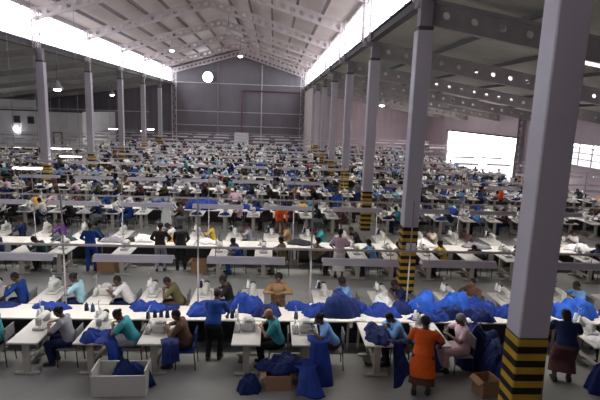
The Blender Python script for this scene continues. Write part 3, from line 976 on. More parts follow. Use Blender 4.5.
# ------------------------------------------------------------------ furniture kits
def kit(name, parts, loc, rz=0.0, scale=None):
    """parts: (name, mesh, children)"""
    r = empty(name, loc, rz)
    for nm, me, kids in parts:
        o = link(nm, me, r)
        for kn, km in kids: link(kn, km, o)
    return r

TH = .76
TW, TL = .60, 1.15
def sewing_table_parts():
    top = MB().box((0, 0, TH - .02), (TW, TL, .04), bev=.008).mesh('tabletop', MT['table'])
    P = [('tabletop', top, [])]
    for s in (-1, 1):
        P.append(('pedestal', MB().box((0, s * .42, .38), (.13, .07, .68)).mesh('pedestal', MT['cream']), [('foot', MB().box((0, s * .42, .03), (.50, .09, .06), bev=.015).mesh('foot', MT['cream']))]))
    P.append(('crossbar', MB().box((0, 0, .20), (.04, .78, .06)).mesh('crossbar', MT['cream']), []))
    P.append(('motor', MB().lathe((-.1, -.05, .56), [(.02, -.1), (.075, -.09), (.085, 0), (.075, .1), (.02, .12)], 12, q=Matrix.Rotation(PI / 2, 3, 'X').to_quaternion()).mesh('motor', MT['leg_dark'], True), []))
    P.append(('pedal', MB().box((-.10, .1, .06), (.18, .30, .02), rot=Matrix.Rotation(.2, 3, 'Y')).mesh('pedal', MT['leg_dark']), []))
    return P
STAB = sewing_table_parts()
def machine_parts(cone):
    bed = MB().box((0, 0, .03), (.26, .50, .06), bev=.015).mesh('bed', MT['machine'], False)
    a = MB(); a.box((0, .19, .14), (.16, .12, .20), bev=.03); a.box((0, -.01, .235), (.14, .46, .10), bev=.035); a.box((0, -.20, .175), (.12, .10, .17), bev=.03)
    nb = MB(); nb.tube((0, -.2, .12), (0, -.2, .06), .008); nb.box((0.01, -.2, .063), (.035, .02, .006))
    qy = Matrix.Rotation(-PI / 2, 3, 'X').to_quaternion()
    wheel = MB().lathe((0, .245, .235), [(.02, 0), (.065, .004), (.07, .02), (.062, .035), (.02, .04)], 16, q=qy).mesh('handwheel', MT['black'], True)
    st = MB(); st.tube((-.13, .18, 0), (-.13, .18, .52), .008); st.tube((-.13, .08, .50), (-.13, .28, .50), .006); st.lathe((-.13, .18, .16), [(.02, 0), (.10, .002), (.10, .012), (.02, .014)], 14)
    c1 = MB().lathe((-.13, .10, .175), [(.048, 0), (.046, .03), (.03, .16), (.012, .17)], 12).mesh('cone', cone, True)
    c2 = MB().lathe((-.13, .26, .175), [(.048, 0), (.046, .03), (.03, .16), (.012, .17)], 12).mesh('cone', MT['thread_white'], True)
    return [('bed', bed, []), ('arm', a.mesh('arm', MT['machine']), [('needle_bar', nb.mesh('needle_bar', MT['chrome']))]), ('handwheel', wheel, []),
            ('thread_stand', st.mesh('thread_stand', MT['chrome']), [('thread_cone', c1), ('thread_cone', c2)])]
def overlock_parts():
    """a squat overlock machine with four cones behind it"""
    b = MB(); b.box((0, 0, .10), (.26, .34, .20), bev=.03); b.box((.02, -.02, .235), (.20, .22, .07), bev=.03)
    pl = MB().box((.16, -.04, .075), (.12, .22, .025), bev=.008).mesh('cloth_plate', MT['chrome'])
    qy = Matrix.Rotation(-PI / 2, 3, 'X').to_quaternion()
    wh = MB().lathe((0, .17, .14), [(.02, 0), (.06, .004), (.065, .02), (.055, .035), (.02, .04)], 16, q=qy).mesh('handwheel', MT['black'], True)
    hd = MB(); hd.box((.13, -.10, .20), (.07, .05, .10), bev=.012); hd.tube((.14, -.10, .16), (.14, -.10, .085), .008)
    st = MB(); st.box((-.22, 0, .008), (.14, .46, .016)); st.tube((-.22, 0, 0), (-.22, 0, .5), .008); st.tube((-.22, -.2, .5), (-.22, .2, .5), .006)
    cs = [('thread_cone', MB().lathe((-.22, -.165 + .11 * k, .017), [(.045, 0), (.043, .03), (.028, .15), (.012, .16)], 12).mesh('cone', MT['thread_white' if k % 2 else 'machine'], True)) for k in range(4)]
    return [('body', b.mesh('body', MT['machine']), [('cloth_plate', pl)]), ('needle_head', hd.mesh('needle_head', MT['chrome']), []), ('handwheel', wh, []), ('thread_stand', st.mesh('thread_stand', MT['chrome']), cs)]
MACH = [machine_parts(MT['thread_white']), machine_parts(MT['thread_navy']), overlock_parts()]
def chair_parts(m):
    s = MB().box((0, 0, .405), (.42, .42, .03), bev=.012).mesh('seat', m)
    b = MB().box((0, -.22, .72), (.40, .03, .28), bev=.012).mesh('backrest', m)
    P = [('seat', s, []), ('backrest', b, [])]
    for sx in (-1, 1):
        P.append(('leg', MB().tube((sx * .19, .19, 0), (sx * .18, .18, .40), .013, 6).mesh('leg', MT['leg_dark']), []))
        l = MB(); l.tube((sx * .19, -.23, 0), (sx * .18, -.20, .44), .013, 6); l.tube((sx * .18, -.20, .44), (sx * .18, -.235, .84), .012, 6)
        P.append(('leg', l.mesh('leg', MT['leg_dark']), []))
    return P
CHAIRS = {'blue': chair_parts(MT['chair_blue']), 'grey': chair_parts(MT['chair_grey'])}
LTL, LTD = 2.36, .80
def long_table_parts():
    P = [('tabletop', MB().box((0, 0, TH - .02), (LTL, LTD, .04), bev=.008).mesh('tabletop', MT['table']), [])]
    for sx in (-1, 1):
        for sy in (-1, 1):
            P.append(('leg', MB().box((sx * (LTL / 2 - .12), sy * .33, .36), (.05, .05, .72)).mesh('leg', MT['cream']), []))
    P.append(('shelf', MB().box((0, 0, .175), (LTL - .3, .62, .025)).mesh('shelf', MT['leg_dark']), []))
    P.append(('shade_panel', MB().box((0, .05, .42), (LTL - .12, .025, .46)).mesh('shade_panel', MT['leg_dark']), []))  # added dark board, stands in for the shade under the table
    P.append(('apron', MB().box((0, 0, .68), (LTL - .34, .60, .09)).mesh('apron', MT['leg_dark']), []))
    return P
LTAB = long_table_parts()
def trough_parts():
    h = MB()
    L = 1.75
    pr = [(-.05, .12), (.05, .12), (.16, .0), (.15, -.01), (.04, .09), (-.04, .09), (-.15, -.01), (-.16, 0)]
    n = len(pr)
    vs = [(-L / 2, y, z) for y, z in pr] + [(L / 2, y, z) for y, z in pr]
    h.add(vs, [tuple(range(n)), tuple(reversed(range(n, 2 * n)))] + [(i, n + i, n + (i + 1) % n, (i + 1) % n) for i in range(n)])
    P = [('housing', h.mesh('housing', MT['trough']), [])]
    P.append(('tube', MB().tube((-L / 2 + .05, 0, .04), (L / 2 - .05, 0, .04), .02, 8).mesh('tube', MT['tube'], True), []))
    for s in (-1, 1): P.append(('hanger', MB().tube((s * .7, 0, .12), (s * .7, 0, .30), .008, 5).mesh('hanger', MT['steel']), []))
    return P
TROUGH = trough_parts()

def join_parts(parts, name):
    """one mesh with several materials, for copies too small to show parts"""
    mb = MB(); mats = []
    def put(me):
        m = me.materials[0]
        if m not in mats: mats.append(m)
        mb.add([v.co for v in me.vertices], [tuple(p.vertices) for p in me.polygons], mats.index(m))
    for nm, me, kids in parts:
        put(me)
        for kn, km in kids: put(km)
    return mb.mesh(name, mats)
STAB1 = join_parts(STAB, 'sewing_table'); MACH1 = [join_parts(p, 'sewing_machine') for p in MACH]
CHAIR1 = {k: join_parts(v, 'chair') for k, v in CHAIRS.items()}; LTAB1 = join_parts(LTAB, 'long_table'); TROUGH1 = join_parts(TROUGH, 'light_trough')

# person library before the hall fills up
VNEAR, VMID, VFAR = .0115, .019, .030
SKY = 8.0

# ------------------------------------------------------------------ rows
ROWY = [10.95, 17.1, 23.3, 29.4, 35.5, 41.6, 47.7, 53.8, 59.9, 66.0]
ROWN = ['front', 'second', 'third', 'fourth', 'fifth', 'sixth', 'seventh', 'eighth', 'ninth', 'tenth']
def near_column(x, y, r=.75):
    for k in range(9):
        if abs(y - FY[k]) < r + .35:
            if abs(x - FXR[k]) < r: return True
            if FXL[k] is not None and abs(x - FXL[k]) < r: return True
    return False
def xlim(y):
    """the stretch of a row at depth y that the hall and the frame show"""
    lo, hi = LX + 1.6, RX - 1.0
    xs = [x * .5 for x in range(int(lo * 2), int(hi * 2)) if in_view(x * .5, y, .7, 14)]
    a, b = min(xs), max(xs)
    if y > 38: b = min(b, 18.5)
    if y > 57: a = max(a, -21.5)
    if y > 54: pass
    return a, b

def long_tables(i):
    y = ROWY[i]; a, b = xlim(y)
    n = 0
    x = a - 1.0
    while x < b + 1.2:
        cx = x + LTL / 2
        if cx > RX - 1.4: break
        bad = any(near_column(cx + t, y, .75) for t in (-1.1, -.6, 0, .6, 1.1))
        if not bad:
            if i < 2: o = kit('long_table', LTAB, (cx, y, 0))
            else: o = link('long_table', LTAB1, None, (cx, y, 0))
            pend(o, 'long cream work table', 'middle of the %s row' % ROWN[i], cx, 'table', 'long tables down the middle of the %s row' % ROWN[i])
            x += LTL + .01
        else:
            x += .3

def sewing_table(x, y, i, side, low=False):
    o = link('sewing_table', STAB1, None, (x, y, 0)) if low else kit('sewing_table', STAB, (x, y, 0))
    pend(o, 'cream sewing table', '%s side of the %s row' % (side, ROWN[i]), x, 'table', 'sewing tables of the %s row' % ROWN[i])
    return o
def machine(x, y, i, side, low=False, rz=0.0, c=0):
    o = link('sewing_machine', MACH1[c], None, (x, y, TH), rz) if low else kit('sewing_machine', MACH[c], (x, y, TH), rz)
    pend(o, 'white sewing machine', '%s side of the %s row' % (side, ROWN[i]), x, 'sewing machine', 'sewing machines of the %s row' % ROWN[i])
    return o
def chair(x, y, rz, i, side, low=False, col='grey', label=None):
    o = link('chair', CHAIR1[col], None, (x, y, 0), rz) if low else kit('chair', CHAIRS[col], (x, y, 0), rz)
    if label: tag(o, label, 'chair', 'chairs of the %s row' % ROWN[i])
    else: pend(o, '%s chair' % col, '%s side of the %s row' % (side, ROWN[i]), x, 'chair', 'chairs of the %s row' % ROWN[i])
    return o

for i in range(6): long_tables(i)

# light rails, troughs and posts
def lights(i):
    y = ROWY[i] - .30; a, b = xlim(y)
    z = 2.12
    w = 'above the %s row of tables' % ROWN[i]
    xs = []
    if i == 0: xs = [-8.1, -5.65, -3.05, -.55, 2.05, 4.35, 6.85, 9.4]
    else:
        x = a - .5 + (i * .77 % 1.3)
        while x < b + 1: xs.append(x); x += 2.45
    xs = [x for x in xs if not near_column(x - .5, y, .5) and not near_column(x + .5, y, .5)]
    segs = []
    single('light_rail', MB().box(((a + b) / 2, y, z + .325), (b - a + 1.5, .035, .05)), MT['steel_light'], 'long thin cable rail %s' % w, 'rail', 'cable rails')
    for x in xs:
        if i < 3: o = kit('hanging_light_trough', TROUGH, (x, y, z))
        else: o = link('hanging_light_trough', TROUGH1, None, (x, y, z))
        pend(o, 'white light trough', w, x, 'light', 'light troughs %s' % w)
    ld = bpy.data.lights.new('trough_light', 'AREA')
    ld.shape = 'RECTANGLE'; ld.size = b - a + 2; ld.size_y = .25
    ld.energy = (b - a + 2) * LAMP_W * (1.0 if i < 2 else .62); ld.color = (1.0, .97, .91)
    lo = bpy.data.objects.new('trough_light', ld); COL.objects.link(lo)
    lo.location = ((a + b) / 2, y + .12, z - .03)
    px_ = [-8.0, -4.9, -1.75, .98, 3.42, 6.6, 9.4] if i == 0 else [a + 1.0 + 3.1 * k for k in range(int((b - a) / 3.1) + 1)]
    if i < 6:
        for x in px_:
            if near_column(x, y + .3, .4): continue
            hgt = 3.5 if i < 2 else 3.0
            yy = y + .3 + .43
            m = MT['steel']
            p = empty('post', (x, yy, 0))
            link('shaft', MB().tube((0, 0, 0), (0, 0, hgt), .016 if i else .020, 8).mesh('shaft', m), p)
            if i < 3:
                link('arm', MB().tube((0, 0, z + .33), (0, -.70, z + .33), .014, 6).mesh('arm', m), p)
                link('base_plate', MB().box((0, 0, .01), (.14, .14, .02)).mesh('base_plate', m), p)
            pend(p, 'thin pale upright post', '%s row of tables' % ROWN[i], x, 'post', 'posts of the %s row' % ROWN[i])
LAMP_W = 10.0
for i in range(10): lights(i)

# ------------------------------------------------------------------ near side and far side of the front row
YN, YF = 9.93, 11.98
def worker(x, y, rz, pose, label, i=0, seat='grey', chairlabel=None, **kw):
    p = person(x, y, rz, pose, voxel=VNEAR, **kw)
    tag(p, label, 'person', 'workers along the %s row' % ROWN[i])
    if seat:
        chair(x, y, rz, i, 'near' if y < ROWY[i] else 'far', col=seat, label=chairlabel)
    return p
L90 = PI / 2
N = 'near'; F = 'far'
for x in (-7.9, -6.35, -4.95, -3.66, -2.38, -.47, .78, 2.32, 3.55, 7.3, 8.75):
    sewing_table(x, YN, 0, N)
for x, yo, c in ((-7.9, .1, 0), (-6.35, .1, 0), (-4.88, .22, 0), (-3.62, .20, 0), (-2.36, .05, 2), (-.47, .18, 2), (.80, .12, 2), (3.5, .25, 0), (7.3, .2, 0), (8.75, 0, 0)):
    machine(x, YN + yo, 0, N, c=c)
for x in (-8.6, -6.95, -5.52, -4.22, -2.98, -1.68, -.45, 1.42, 2.95, 4.78, 6.3, 7.8, 9.3):
    sewing_table(x, YF, 0, F)
for x, yo, c in ((-8.6, 0, 0), (-6.95, .1, 0), (-5.52, .2, 0), (-4.20, .1, 2), (-3.0, .1, 0), (-1.66, .1, 1), (-.45, .1, 0), (1.42, .15, 1), (2.98, .1, 0), (4.78, .1, 0), (6.3, .1, 0), (7.8, .1, 1), (9.3, 0, 0)):
    machine(x, YF + yo, 0, F, c=c)

worker(-5.72, 9.95, L90, 'sew', 'seated worker in teal cut off by the left edge, front row', top='teal', bottom='black', hair='short')
worker(-4.26, 9.95, L90, 'sew', 'seated worker in grey top and jeans at the left cream table, front row', top='grey', bottom='navy', hair='bun', chairlabel='chair under the worker in grey and jeans')
worker(-2.92, 9.97, L90, 'sew_low', 'seated worker in teal top bent over behind the white crate', top='teal', bottom='grey', hair='bun', cut='skirt', chairlabel='chair of the teal worker behind the white crate')
worker(-1.78, 9.86, L90, 'sew', 'seated worker in dark brown on the blue plastic chair', top='brown', bottom='dark brown', hair='short', sleeve='long', seat='blue', chairlabel='blue plastic chair under the worker in dark brown')
worker(-1.22, 10.12, -.15, 'stand_bend', 'standing worker in blue with back turned, leaning over the front table', seat=None, top='blue', bottom='black', hair='short', sleeve='short')
worker(.20, 9.92, L90, 'sew', 'seated worker in teal top facing the single cream table by the cardboard box', top='teal', bottom='black', hair='cap', skin='skin2', hairm=CM['tan'], chairlabel='chair of the teal worker by the cardboard box')
worker(1.40, 9.88, L90, 'reach', 'seated worker in light blue pulling blue cloth over the lap', top='sky blue', bottom='maroon', hair='bun', seat='grey', chairlabel='chair of the worker pulling blue cloth over the lap')
worker(2.98, 10.0, L90, 'sew_low', 'seated worker in sky blue beside the woman in the orange tunic', top='sky blue', bottom='black', hair='short', sleeve='long', chairlabel='chair of the sky blue worker behind the orange dress')
worker(3.06, 8.78, -.35, 'stand_hold', 'standing woman in a long orange tunic with her back turned', seat=None, top='orange', bottom='brown', hair='short', length='tunic', cut='skirt', scale=.98, wide=1.16)
worker(4.22, 9.72, L90, 'upright', 'seated woman in pale pink clothes and grey headscarf', top='pink', bottom='pink', hair='scarf', hairm=CM['grey'], wide=1.12, cut='skirt', length='hip', sleeve='short', chairlabel='chair of the woman in the headscarf')
worker(6.3, 9.3, -.35, 'stand_bend', 'woman in navy top and maroon skirt right of the nearest column, back turned', seat=None, top='navy', bottom='maroon', hair='long', cut='skirt', scale=.97, wide=1.25)
worker(8.0, 9.95, L90, 'sew', 'seated worker in navy at the right edge, near side of front row', top='navy', bottom='black', hair='short', chairlabel='chair at the right edge, near side of front row')
worker(-6.22, 12.05, L90, 'sew', 'seated man in royal blue long-sleeved top at far left, front row', top='blue', bottom='navy', hair='short', sleeve='long', skin='skin', chairlabel='chair of the man in royal blue at far left')
worker(-4.80, 12.08, L90, 'sew', 'seated worker in pale blue top with back half turned, far side of front row', top='light blue', bottom='navy', hair='bun', chairlabel='chair of the pale blue worker')
worker(-3.58, 12.08, L90, 'reach', 'seated worker in white shirt reaching over a machine, far side of front row', top='white', bottom='navy', hair='short', chairlabel='chair of the white shirted worker, front row')
worker(-2.32, 12.08, L90, 'sew_low', 'seated worker in brown and olive bent forward, far side of front row', top='olive', bottom='brown', hair='short', sleeve='short', chairlabel='chair of the brown and olive worker')
worker(-1.02, 12.06, L90, 'sew', 'seated worker in black left of the blue heap, far side of front row', top='black', bottom='black', hair='bun', chairlabel='chair of the worker in black, far side of front row')
worker(.22, 12.25, PI, 'upright', 'woman in brown facing the camera behind the front table', top='tan', bottom='brown', hair='afro', sleeve='long', skin='skin2', chairlabel='chair of the woman in brown facing the camera')
worker(2.08, 12.05, L90, 'sew', 'seated worker in light blue shirt behind the tall navy heap', top='sky blue', bottom='navy', hair='afro', sleeve='long', chairlabel='chair of the light blue worker behind the tall heap')
worker(5.42, 12.08, L90 + .5, 'upright', 'worker in pink-brown behind the big bright blue heap', top='brown', bottom='brown', hair='short', sleeve='short', skin='skin2', chairlabel='chair behind the big bright blue heap')
worker(8.42, 12.05, L90, 'sew', 'seated worker in sky blue at the right edge, far side of front row', top='sky blue', bottom='navy', hair='short', chairlabel='chair at the right edge, far side of front row')
worker(3.6, 12.08, L90, 'sew_low', 'seated worker in navy just right of the second column foot', top='navy', bottom='black', hair='short', chairlabel='chair just right of the second column foot')

def heap(name, x, y, z, w, d, h, m, label, cat='fabric', rz=0.0, group='blue cloth of the front row', seed=None, hi=True):
    s = seed if seed is not None else int(abs(x * 977 + y * 131 + z * 17)) + 3
    o = link(name, heap_mesh(name, w, d, h, s, MT[m], 20 if hi else 10, 64 if hi else 28), None, (x, y, z), rz)
    tag(o, label, cat, group)
    return o
def drape(x, y, z, rz, w, top, drop, m, label, seed, flare=.15, out=0.0, group='blue cloth of the front row'):
    o = link('hanging_cloth', drape_mesh('hanging_cloth', w, top, drop, seed, MT[m], flare, out=out), None, (x, y, z), rz)
    tag(o, label, 'fabric', group)
    return o
T = TH + .001
heap('fabric_heap', -5.15, 11.12, T, .85, .42, .16, 'blue', 'low heap of blue cloth in front of the pale blue worker')
heap('fabric_heap', -6.35, 11.22, T, .9, .3, .12, 'blue_dark', 'blue cloth before the man in royal blue at far left')
heap('fabric_heap', -2.88, 11.12, T, .95, .44, .24, 'blue', 'blue heap before the brown and olive worker')
heap('fabric_heap', -1.48, 11.0, T, .95, .62, .30, 'blue', 'blue heap in front of the standing worker in blue')
heap('fabric_heap', -1.02, 11.2, T, .42, .34, .22, 'blue_dark', 'small navy heap between the standing worker in blue and the rounded blue heap')
heap('fabric_heap', 2.15, 11.2, T, .5, .34, .26, 'blue', 'small blue heap just right of the tall navy heap')
heap('fabric_heap', -2.4, 11.2, T, .5, .32, .16, 'blue_dark', 'small navy heap right of the blue heap by the olive worker')
heap('fabric_heap', 6.9, 11.15, T, .7, .45, .34, 'blue', 'blue heap just right of the nearest column on the front table')
heap('fabric_heap', -.52, 11.12, T, .85, .5, .52, 'blue', 'rounded blue heap left of the woman in brown')
heap('fabric_heap', -.02, 10.85, T, .75, .5, .30, 'blue_dark', 'blue heap behind the teal worker by the cardboard box')
heap('fabric_heap', .75, 11.25, T, .8, .3, .22, 'blue', 'flat blue heap right of the woman in brown')
heap('fabric_heap', 1.15, 11.0, T, .8, .5, .34, 'blue', 'blue heap left of the tall navy heap')
heap('fabric_heap', 1.72, 10.95, T, .95, .62, .58, 'blue_dark', 'tall navy heap in the middle of the front table')
heap('fabric_heap', 2.75, 11.05, T, 1.0, .6, .22, 'blue', 'low blue heap between the tall navy heap and the second column')
heap('fabric_heap', 3.30, 11.2, T, .6, .5, .3, 'blue_dark', 'small navy heap under the pale post')
heap('fabric_heap', 3.85, 11.18, T, .95, .55, .58, 'blue_bright', 'tallest bright blue heap on the right of the front table, by the pale post')
heap('fabric_heap', 4.55, 11.18, T, .9, .5, .56, 'blue_bright', 'bright blue heap right of the tallest one on the front table')
heap('fabric_heap', 4.25, 10.80, T, .85, .42, .34, 'blue_dark', 'navy heap before the two tall bright blue heaps')
heap('fabric_heap', 5.2, 11.15, T, .9, .55, .44, 'blue', 'blue heap behind the nearest column')
heap('fabric_heap', 5.05, 10.76, T, .8, .38, .28, 'blue_dark', 'navy heap at the front edge behind the nearest column')
heap('fabric_heap', 5.85, 11.0, T, .8, .6, .36, 'blue', 'blue heap hidden partly by the nearest column')
heap('fabric_heap', 4.62, 10.63, T, .34, .2, .10, 'white_cloth', 'white scrap of cloth before the bright blue heaps')
heap('fabric_heap', 3.45, 10.75, T, .34, .22, .10, 'white_cloth', 'white scrap of cloth at the foot of the pale post')
heap('fabric_heap', 2.1, 10.62, T, .30, .16, .08, 'white_cloth', 'white scrap of cloth in front of the tall navy heap')
heap('fabric_heap', 6.7, 10.72, T, .4, .22, .12, 'white_cloth', 'white scrap of cloth right of the nearest column')
heap('fabric_heap', 3.9, 10.72, T, 1.2, .3, .22, 'blue', 'strip of blue cloth before the largest bright heap')
heap('fabric_heap', 7.5, 11.0, T, 1.15, .7, .45, 'blue_bright', 'bright blue heap right of the nearest column')
heap('fabric_heap', 8.7, 11.05, T, 1.0, .6, .3, 'blue', 'blue heap at the right end of the front table')
heap('fabric_heap', 2.95, 11.85, T, .5, .6, .16, 'white_cloth', 'white cloth on the table by the second column')
heap('fabric_heap', -3.66, 9.62, T, .52, .60, .17, 'blue', 'blue heap on the table left of the white crate')
heap('fabric_heap', 2.36, 9.78, T, .62, .9, .24, 'blue_dark', 'navy heap covering the table behind the orange dress')
heap('fabric_heap', 3.55, 9.62, T, .5, .5, .22, 'blue', 'blue heap between the orange dress and the headscarf woman')
heap('fabric_heap', 4.75, 10.05, 0, .95, .95, 1.2, 'blue_dark', 'floor-high navy heap left of the nearest column', seed=21)
heap('fabric_heap', 4.98, 9.4, 0, .8, .9, 1.0, 'blue_dark', 'navy heap on the floor against the nearest column, front', seed=33)
heap('fabric_heap', -.38, 8.98, 0, .52, .55, .28, 'blue_dark', 'small navy heap alone on the floor left of the cardboard box')
drape(-3.36, 9.62, T, L90, .62, .16, .52, 'blue', 'blue cloth hanging off the table behind the white crate', 4)
drape(2.62, 9.82, T, L90, .8, .2, .45, 'blue_dark', 'navy cloth hanging off the table behind the orange dress', 7)
drape(3.32, 9.42, T, 0, .55, .2, .62, 'blue_dark', 'navy cloth hanging by the headscarf woman', 9, .2)
drape(1.05, 9.42, .80, 0, .48, .25, .72, 'blue', 'blue cloth falling from the lap of the worker pulling it', 12, .35, out=.25)
drape(2.60, 9.02, 1.0, .2, .34, .05, .92, 'blue_dark', 'navy cloth held at the left side of the orange tunic', 15, .5)
drape(-1.98, 9.24, .80, .3, .35, .2, .40, 'blue_dark', 'blue cloth hanging beside the worker in dark brown', 17, .2)
drape(7.75, 9.34, T, 0, .6, .3, .66, 'blue_dark', 'navy cloth hanging off the table at the right edge', 19, .2)
heap('fabric_heap', 7.3, 9.62, T, .5, .5, .16, 'white_cloth', 'pale cloth on the table at the right edge')

heap('fabric_heap', 7.05, 8.95, 0, .75, .6, .78, 'blue_dark', 'navy heap on the floor at the right edge of the front row')
# white crate with blue cloth
r = empty('crate', (-2.86, 8.95, 0), .03); tag(r, 'white open crate with blue cloth on the floor, front left', 'crate')
CW, CD, CH = 1.02, .52, .47
link('front_panel', MB().box((0, -CD / 2, CH / 2 - .01), (CW, .03, CH - .04)).mesh('front_panel', MT['crate']), r)
link('back_panel', MB().box((0, CD / 2, CH / 2), (CW, .03, CH)).mesh('back_panel', MT['crate']), r)
for s in (-1, 1): link('side_panel', MB().box((s * (CW / 2 - .015), 0, CH / 2 + .03), (.03, CD - .03, CH + .06)).mesh('side_panel', MT['crate']), r)
link('bottom_panel', MB().box((0, 0, .03), (CW - .06, CD - .03, .02)).mesh('bottom_panel', MT['crate']), r)
heap('fabric_heap', -2.74, 8.96, .041, .84, .37, .62, 'blue_dark', 'navy cloth heaped inside the white crate')
# cartons
def carton(x, y, z, w, d, h, rz, label):
    r = empty('carton', (x, y, z), rz); tag(r, label, 'box', 'cardboard boxes')
    b = MB(); b.box((0, -d / 2, h / 2), (w, .012, h)); b.box((0, d / 2, h / 2), (w, .012, h)); b.box((-w / 2, 0, h / 2), (.012, d, h)); b.box((w / 2, 0, h / 2), (.012, d, h)); b.box((0, 0, .006), (w, d, .012))
    link('body', b.mesh('body', MT['carton']), r)
    for s in (-1, 1):
        link('flap', MB().box((s * (w / 2 + .05), 0, h - .03), (.13, d, .008), rot=Matrix.Rotation(s * .6, 3, 'Y')).mesh('flap', MT['carton']), r)
carton(.20, 9.10, 0, .50, .40, .32, .06, 'open cardboard box under blue cloth, front row')
heap('fabric_heap', .28, 9.22, .325, .98, .56, .30, 'blue_dark', 'navy heap spilling over the cardboard box')
drape(.78, 9.05, .42, .15, .5, .25, .40, 'blue', 'blue cloth trailing from the cardboard box to the floor', 23, .5, out=.4)
carton(4.42, 8.85, 0, .36, .36, .36, .2, 'small cardboard box left of the nearest column')
single('timber_board', MB().box((4.375, 6.95, 1.26), (.04, .10, 2.5), rot=Matrix.Rotation(-.035, 3, 'Y')), MT['wood'], 'brown timber board leaning beside the nearest column', 'board')
for x, l in ((-7.0, 'leftmost'), (-5.0, 'second from the left'), (-1.9, 'third from the left'), (.2, 'fourth from the left'), (2.0, 'fifth from the left'), (4.2, 'sixth from the left'), (7.6, 'rightmost')):
    heap('fabric_heap', x, 10.78, .189, 1.2, .26, .34, 'black_cloth', 'dark cloth on the shelf under the front table, %s' % l, group='dark cloth under the front table', hi=False)
# thread cones standing on the front table
for k, (x, y, m) in enumerate(((-4.28, 11.0, 'thread_navy'), (-4.12, 10.95, 'thread_teal'), (-2.62, 10.66, 'thread_navy'), (-2.48, 10.66, 'thread_navy'), (-2.34, 10.66, 'thread_navy'), (-2.76, 10.60, 'thread_navy'), (-.86, 10.68, 'thread_navy'), (-.76, 10.75, 'thread_white'), (.62, 10.66, 'thread_navy'), (1.0, 11.2, 'thread_white'), (6.2, 10.8, 'thread_navy'), (6.35, 10.75, 'thread_white'))):
    col = {'thread_navy': 'navy', 'thread_teal': 'dark teal', 'thread_white': 'white'}[m]
    r = empty('thread_cone', (x, y, TH))
    link('spool', MB().lathe((0, 0, 0), [(.05, 0), (.05, .006), (.02, .008), (.012, .21)], 12).mesh('spool', MT['black'], True), r)
    link('thread', MB().lathe((0, 0, .008), [(.048, 0), (.05, .02), (.036, .15), (.02, .17)], 14).mesh('thread', MT[m], True), r)
    pend(r, '%s thread cone standing upright' % col, 'front work table', x, 'thread cone', 'thread cones on the front table')

# ------------------------------------------------------------------ second row
Y2 = ROWY[1]; YN2, YF2 = Y2 - 1.02, Y2 + 1.03
def worker2(x, y, rz, pose, label, seat='grey', i=1, **kw):
    p = person(x, y, rz, pose, voxel=VMID, **kw)
    tag(p, label, 'person', 'workers along the %s row' % ROWN[i])
    if seat: chair(x, y, rz, i, N if y < ROWY[i] else F, col=seat)
tabs2n = [-9.6, -8.1, -6.9, -4.9, -1.75, -.25, 2.95, 4.1, 5.4, 6.9, 8.3, 9.7, 11.1]
tabs2f = [-9.9, -8.4, -7.0, -5.6, -4.2, -2.8, -1.4, 0.0, 1.4, 2.8, 4.3, 5.8, 7.2, 8.7, 10.1, 11.5]
for x in tabs2n:
    sewing_table(x, YN2, 1, N)
    if x not in (-8.1, 6.9): machine(x, YN2 + .1, 1, N)
for x in tabs2f: sewing_table(x, YF2, 1, F); machine(x, YF2 + .1, 1, F, c=1 if int(x * 7) % 3 == 0 else 0)
worker2(-8.95, YN2, L90, 'sew', 'seated worker in navy, leftmost on near side of second row', top='navy', bottom='black', hair='short')
worker2(-7.45, YN2, L90, 'slump', 'worker in dark green slumped over a table, second row left', top='dark green', bottom='black', hair='short', sleeve='long')
worker2(-6.02, YN2 - .05, .1, 'stand', 'standing worker in royal blue jacket with back turned, second row', seat=None, top='blue', bottom='blue', hair='short', sleeve='long')
worker2(-3.75, YN2 + .05, .0, 'stand', 'broad worker in dark brown with back turned, second row', seat=None, top='dark brown', bottom='grey', hair='afro', sleeve='long')
worker2(-3.08, YN2 + .2, .2, 'stand_bend', 'worker in black beside the broad one in dark brown', seat=None, top='black', bottom='black', hair='short', sleeve='long')
worker2(-1.10, YN2, L90 + .3, 'sew_left', 'seated worker in blue leaning left, near side of second row', top='blue', bottom='blue', hair='bun')
worker2(-.05 + .45, YN2, L90, 'upright', 'seated worker in olive, near side of second row middle', top='olive', bottom='brown', hair='short')
worker2(1.55, YN2, -L90, 'upright', 'worker in dark olive facing right, near side of second row', top='olive', bottom='black', hair='bun', sleeve='long')
worker2(2.32, YN2 - .3, 0, 'stand', 'standing worker in white skirt and pale top, before the second row', seat=None, top='pink', bottom='white', hair='afro', cut='skirt')
worker2(3.55, YN2, L90, 'sew', 'seated worker in bright blue left of the second column, second row', top='sky blue', bottom='navy', hair='short')
worker2(4.72, YN2, L90, 'sew_low', 'seated worker in pink and white by the second column, second row', top='pink', bottom='purple', hair='short')
worker2(6.05, YN2, L90, 'sew', 'seated worker in yellow right of the second column, second row', top='yellow', bottom='black', hair='bun')
worker2(7.5, YN2, L90, 'slump', 'worker in black bent low, right part of second row', top='black', bottom='black', hair='short', sleeve='long')
worker2(8.92, YN2, L90 + .4, 'upright', 'seated worker in dark purple left of the big column, second row', top='maroon', bottom='black', hair='afro')
worker2(11.75, YN2, L90, 'sew', 'seated worker in navy right of the big column, second row', top='navy', bottom='black', hair='short')
worker2(-9.25, YF2, L90, 'upright', 'seated worker in navy at the left end, far side of second row', top='navy', bottom='black', hair='short')
worker2(-7.75, YF2, L90, 'sew', 'worker in purple bent at the far side of the second row', top='purple', bottom='black', hair='short')
worker2(-6.4, YF2, L90, 'reach', 'worker in dark green reaching forward, far side of second row', top='dark green', bottom='black', hair='short', sleeve='long')
worker2(-3.6, YF2, L90, 'sew_low', 'worker in white bent low behind white bundles, second row', top='white', bottom='navy', hair='scarf')
worker2(-2.2, YF2, L90, 'sew', 'worker in amber, far side of second row left of centre', top='yellow', bottom='navy', hair='short')
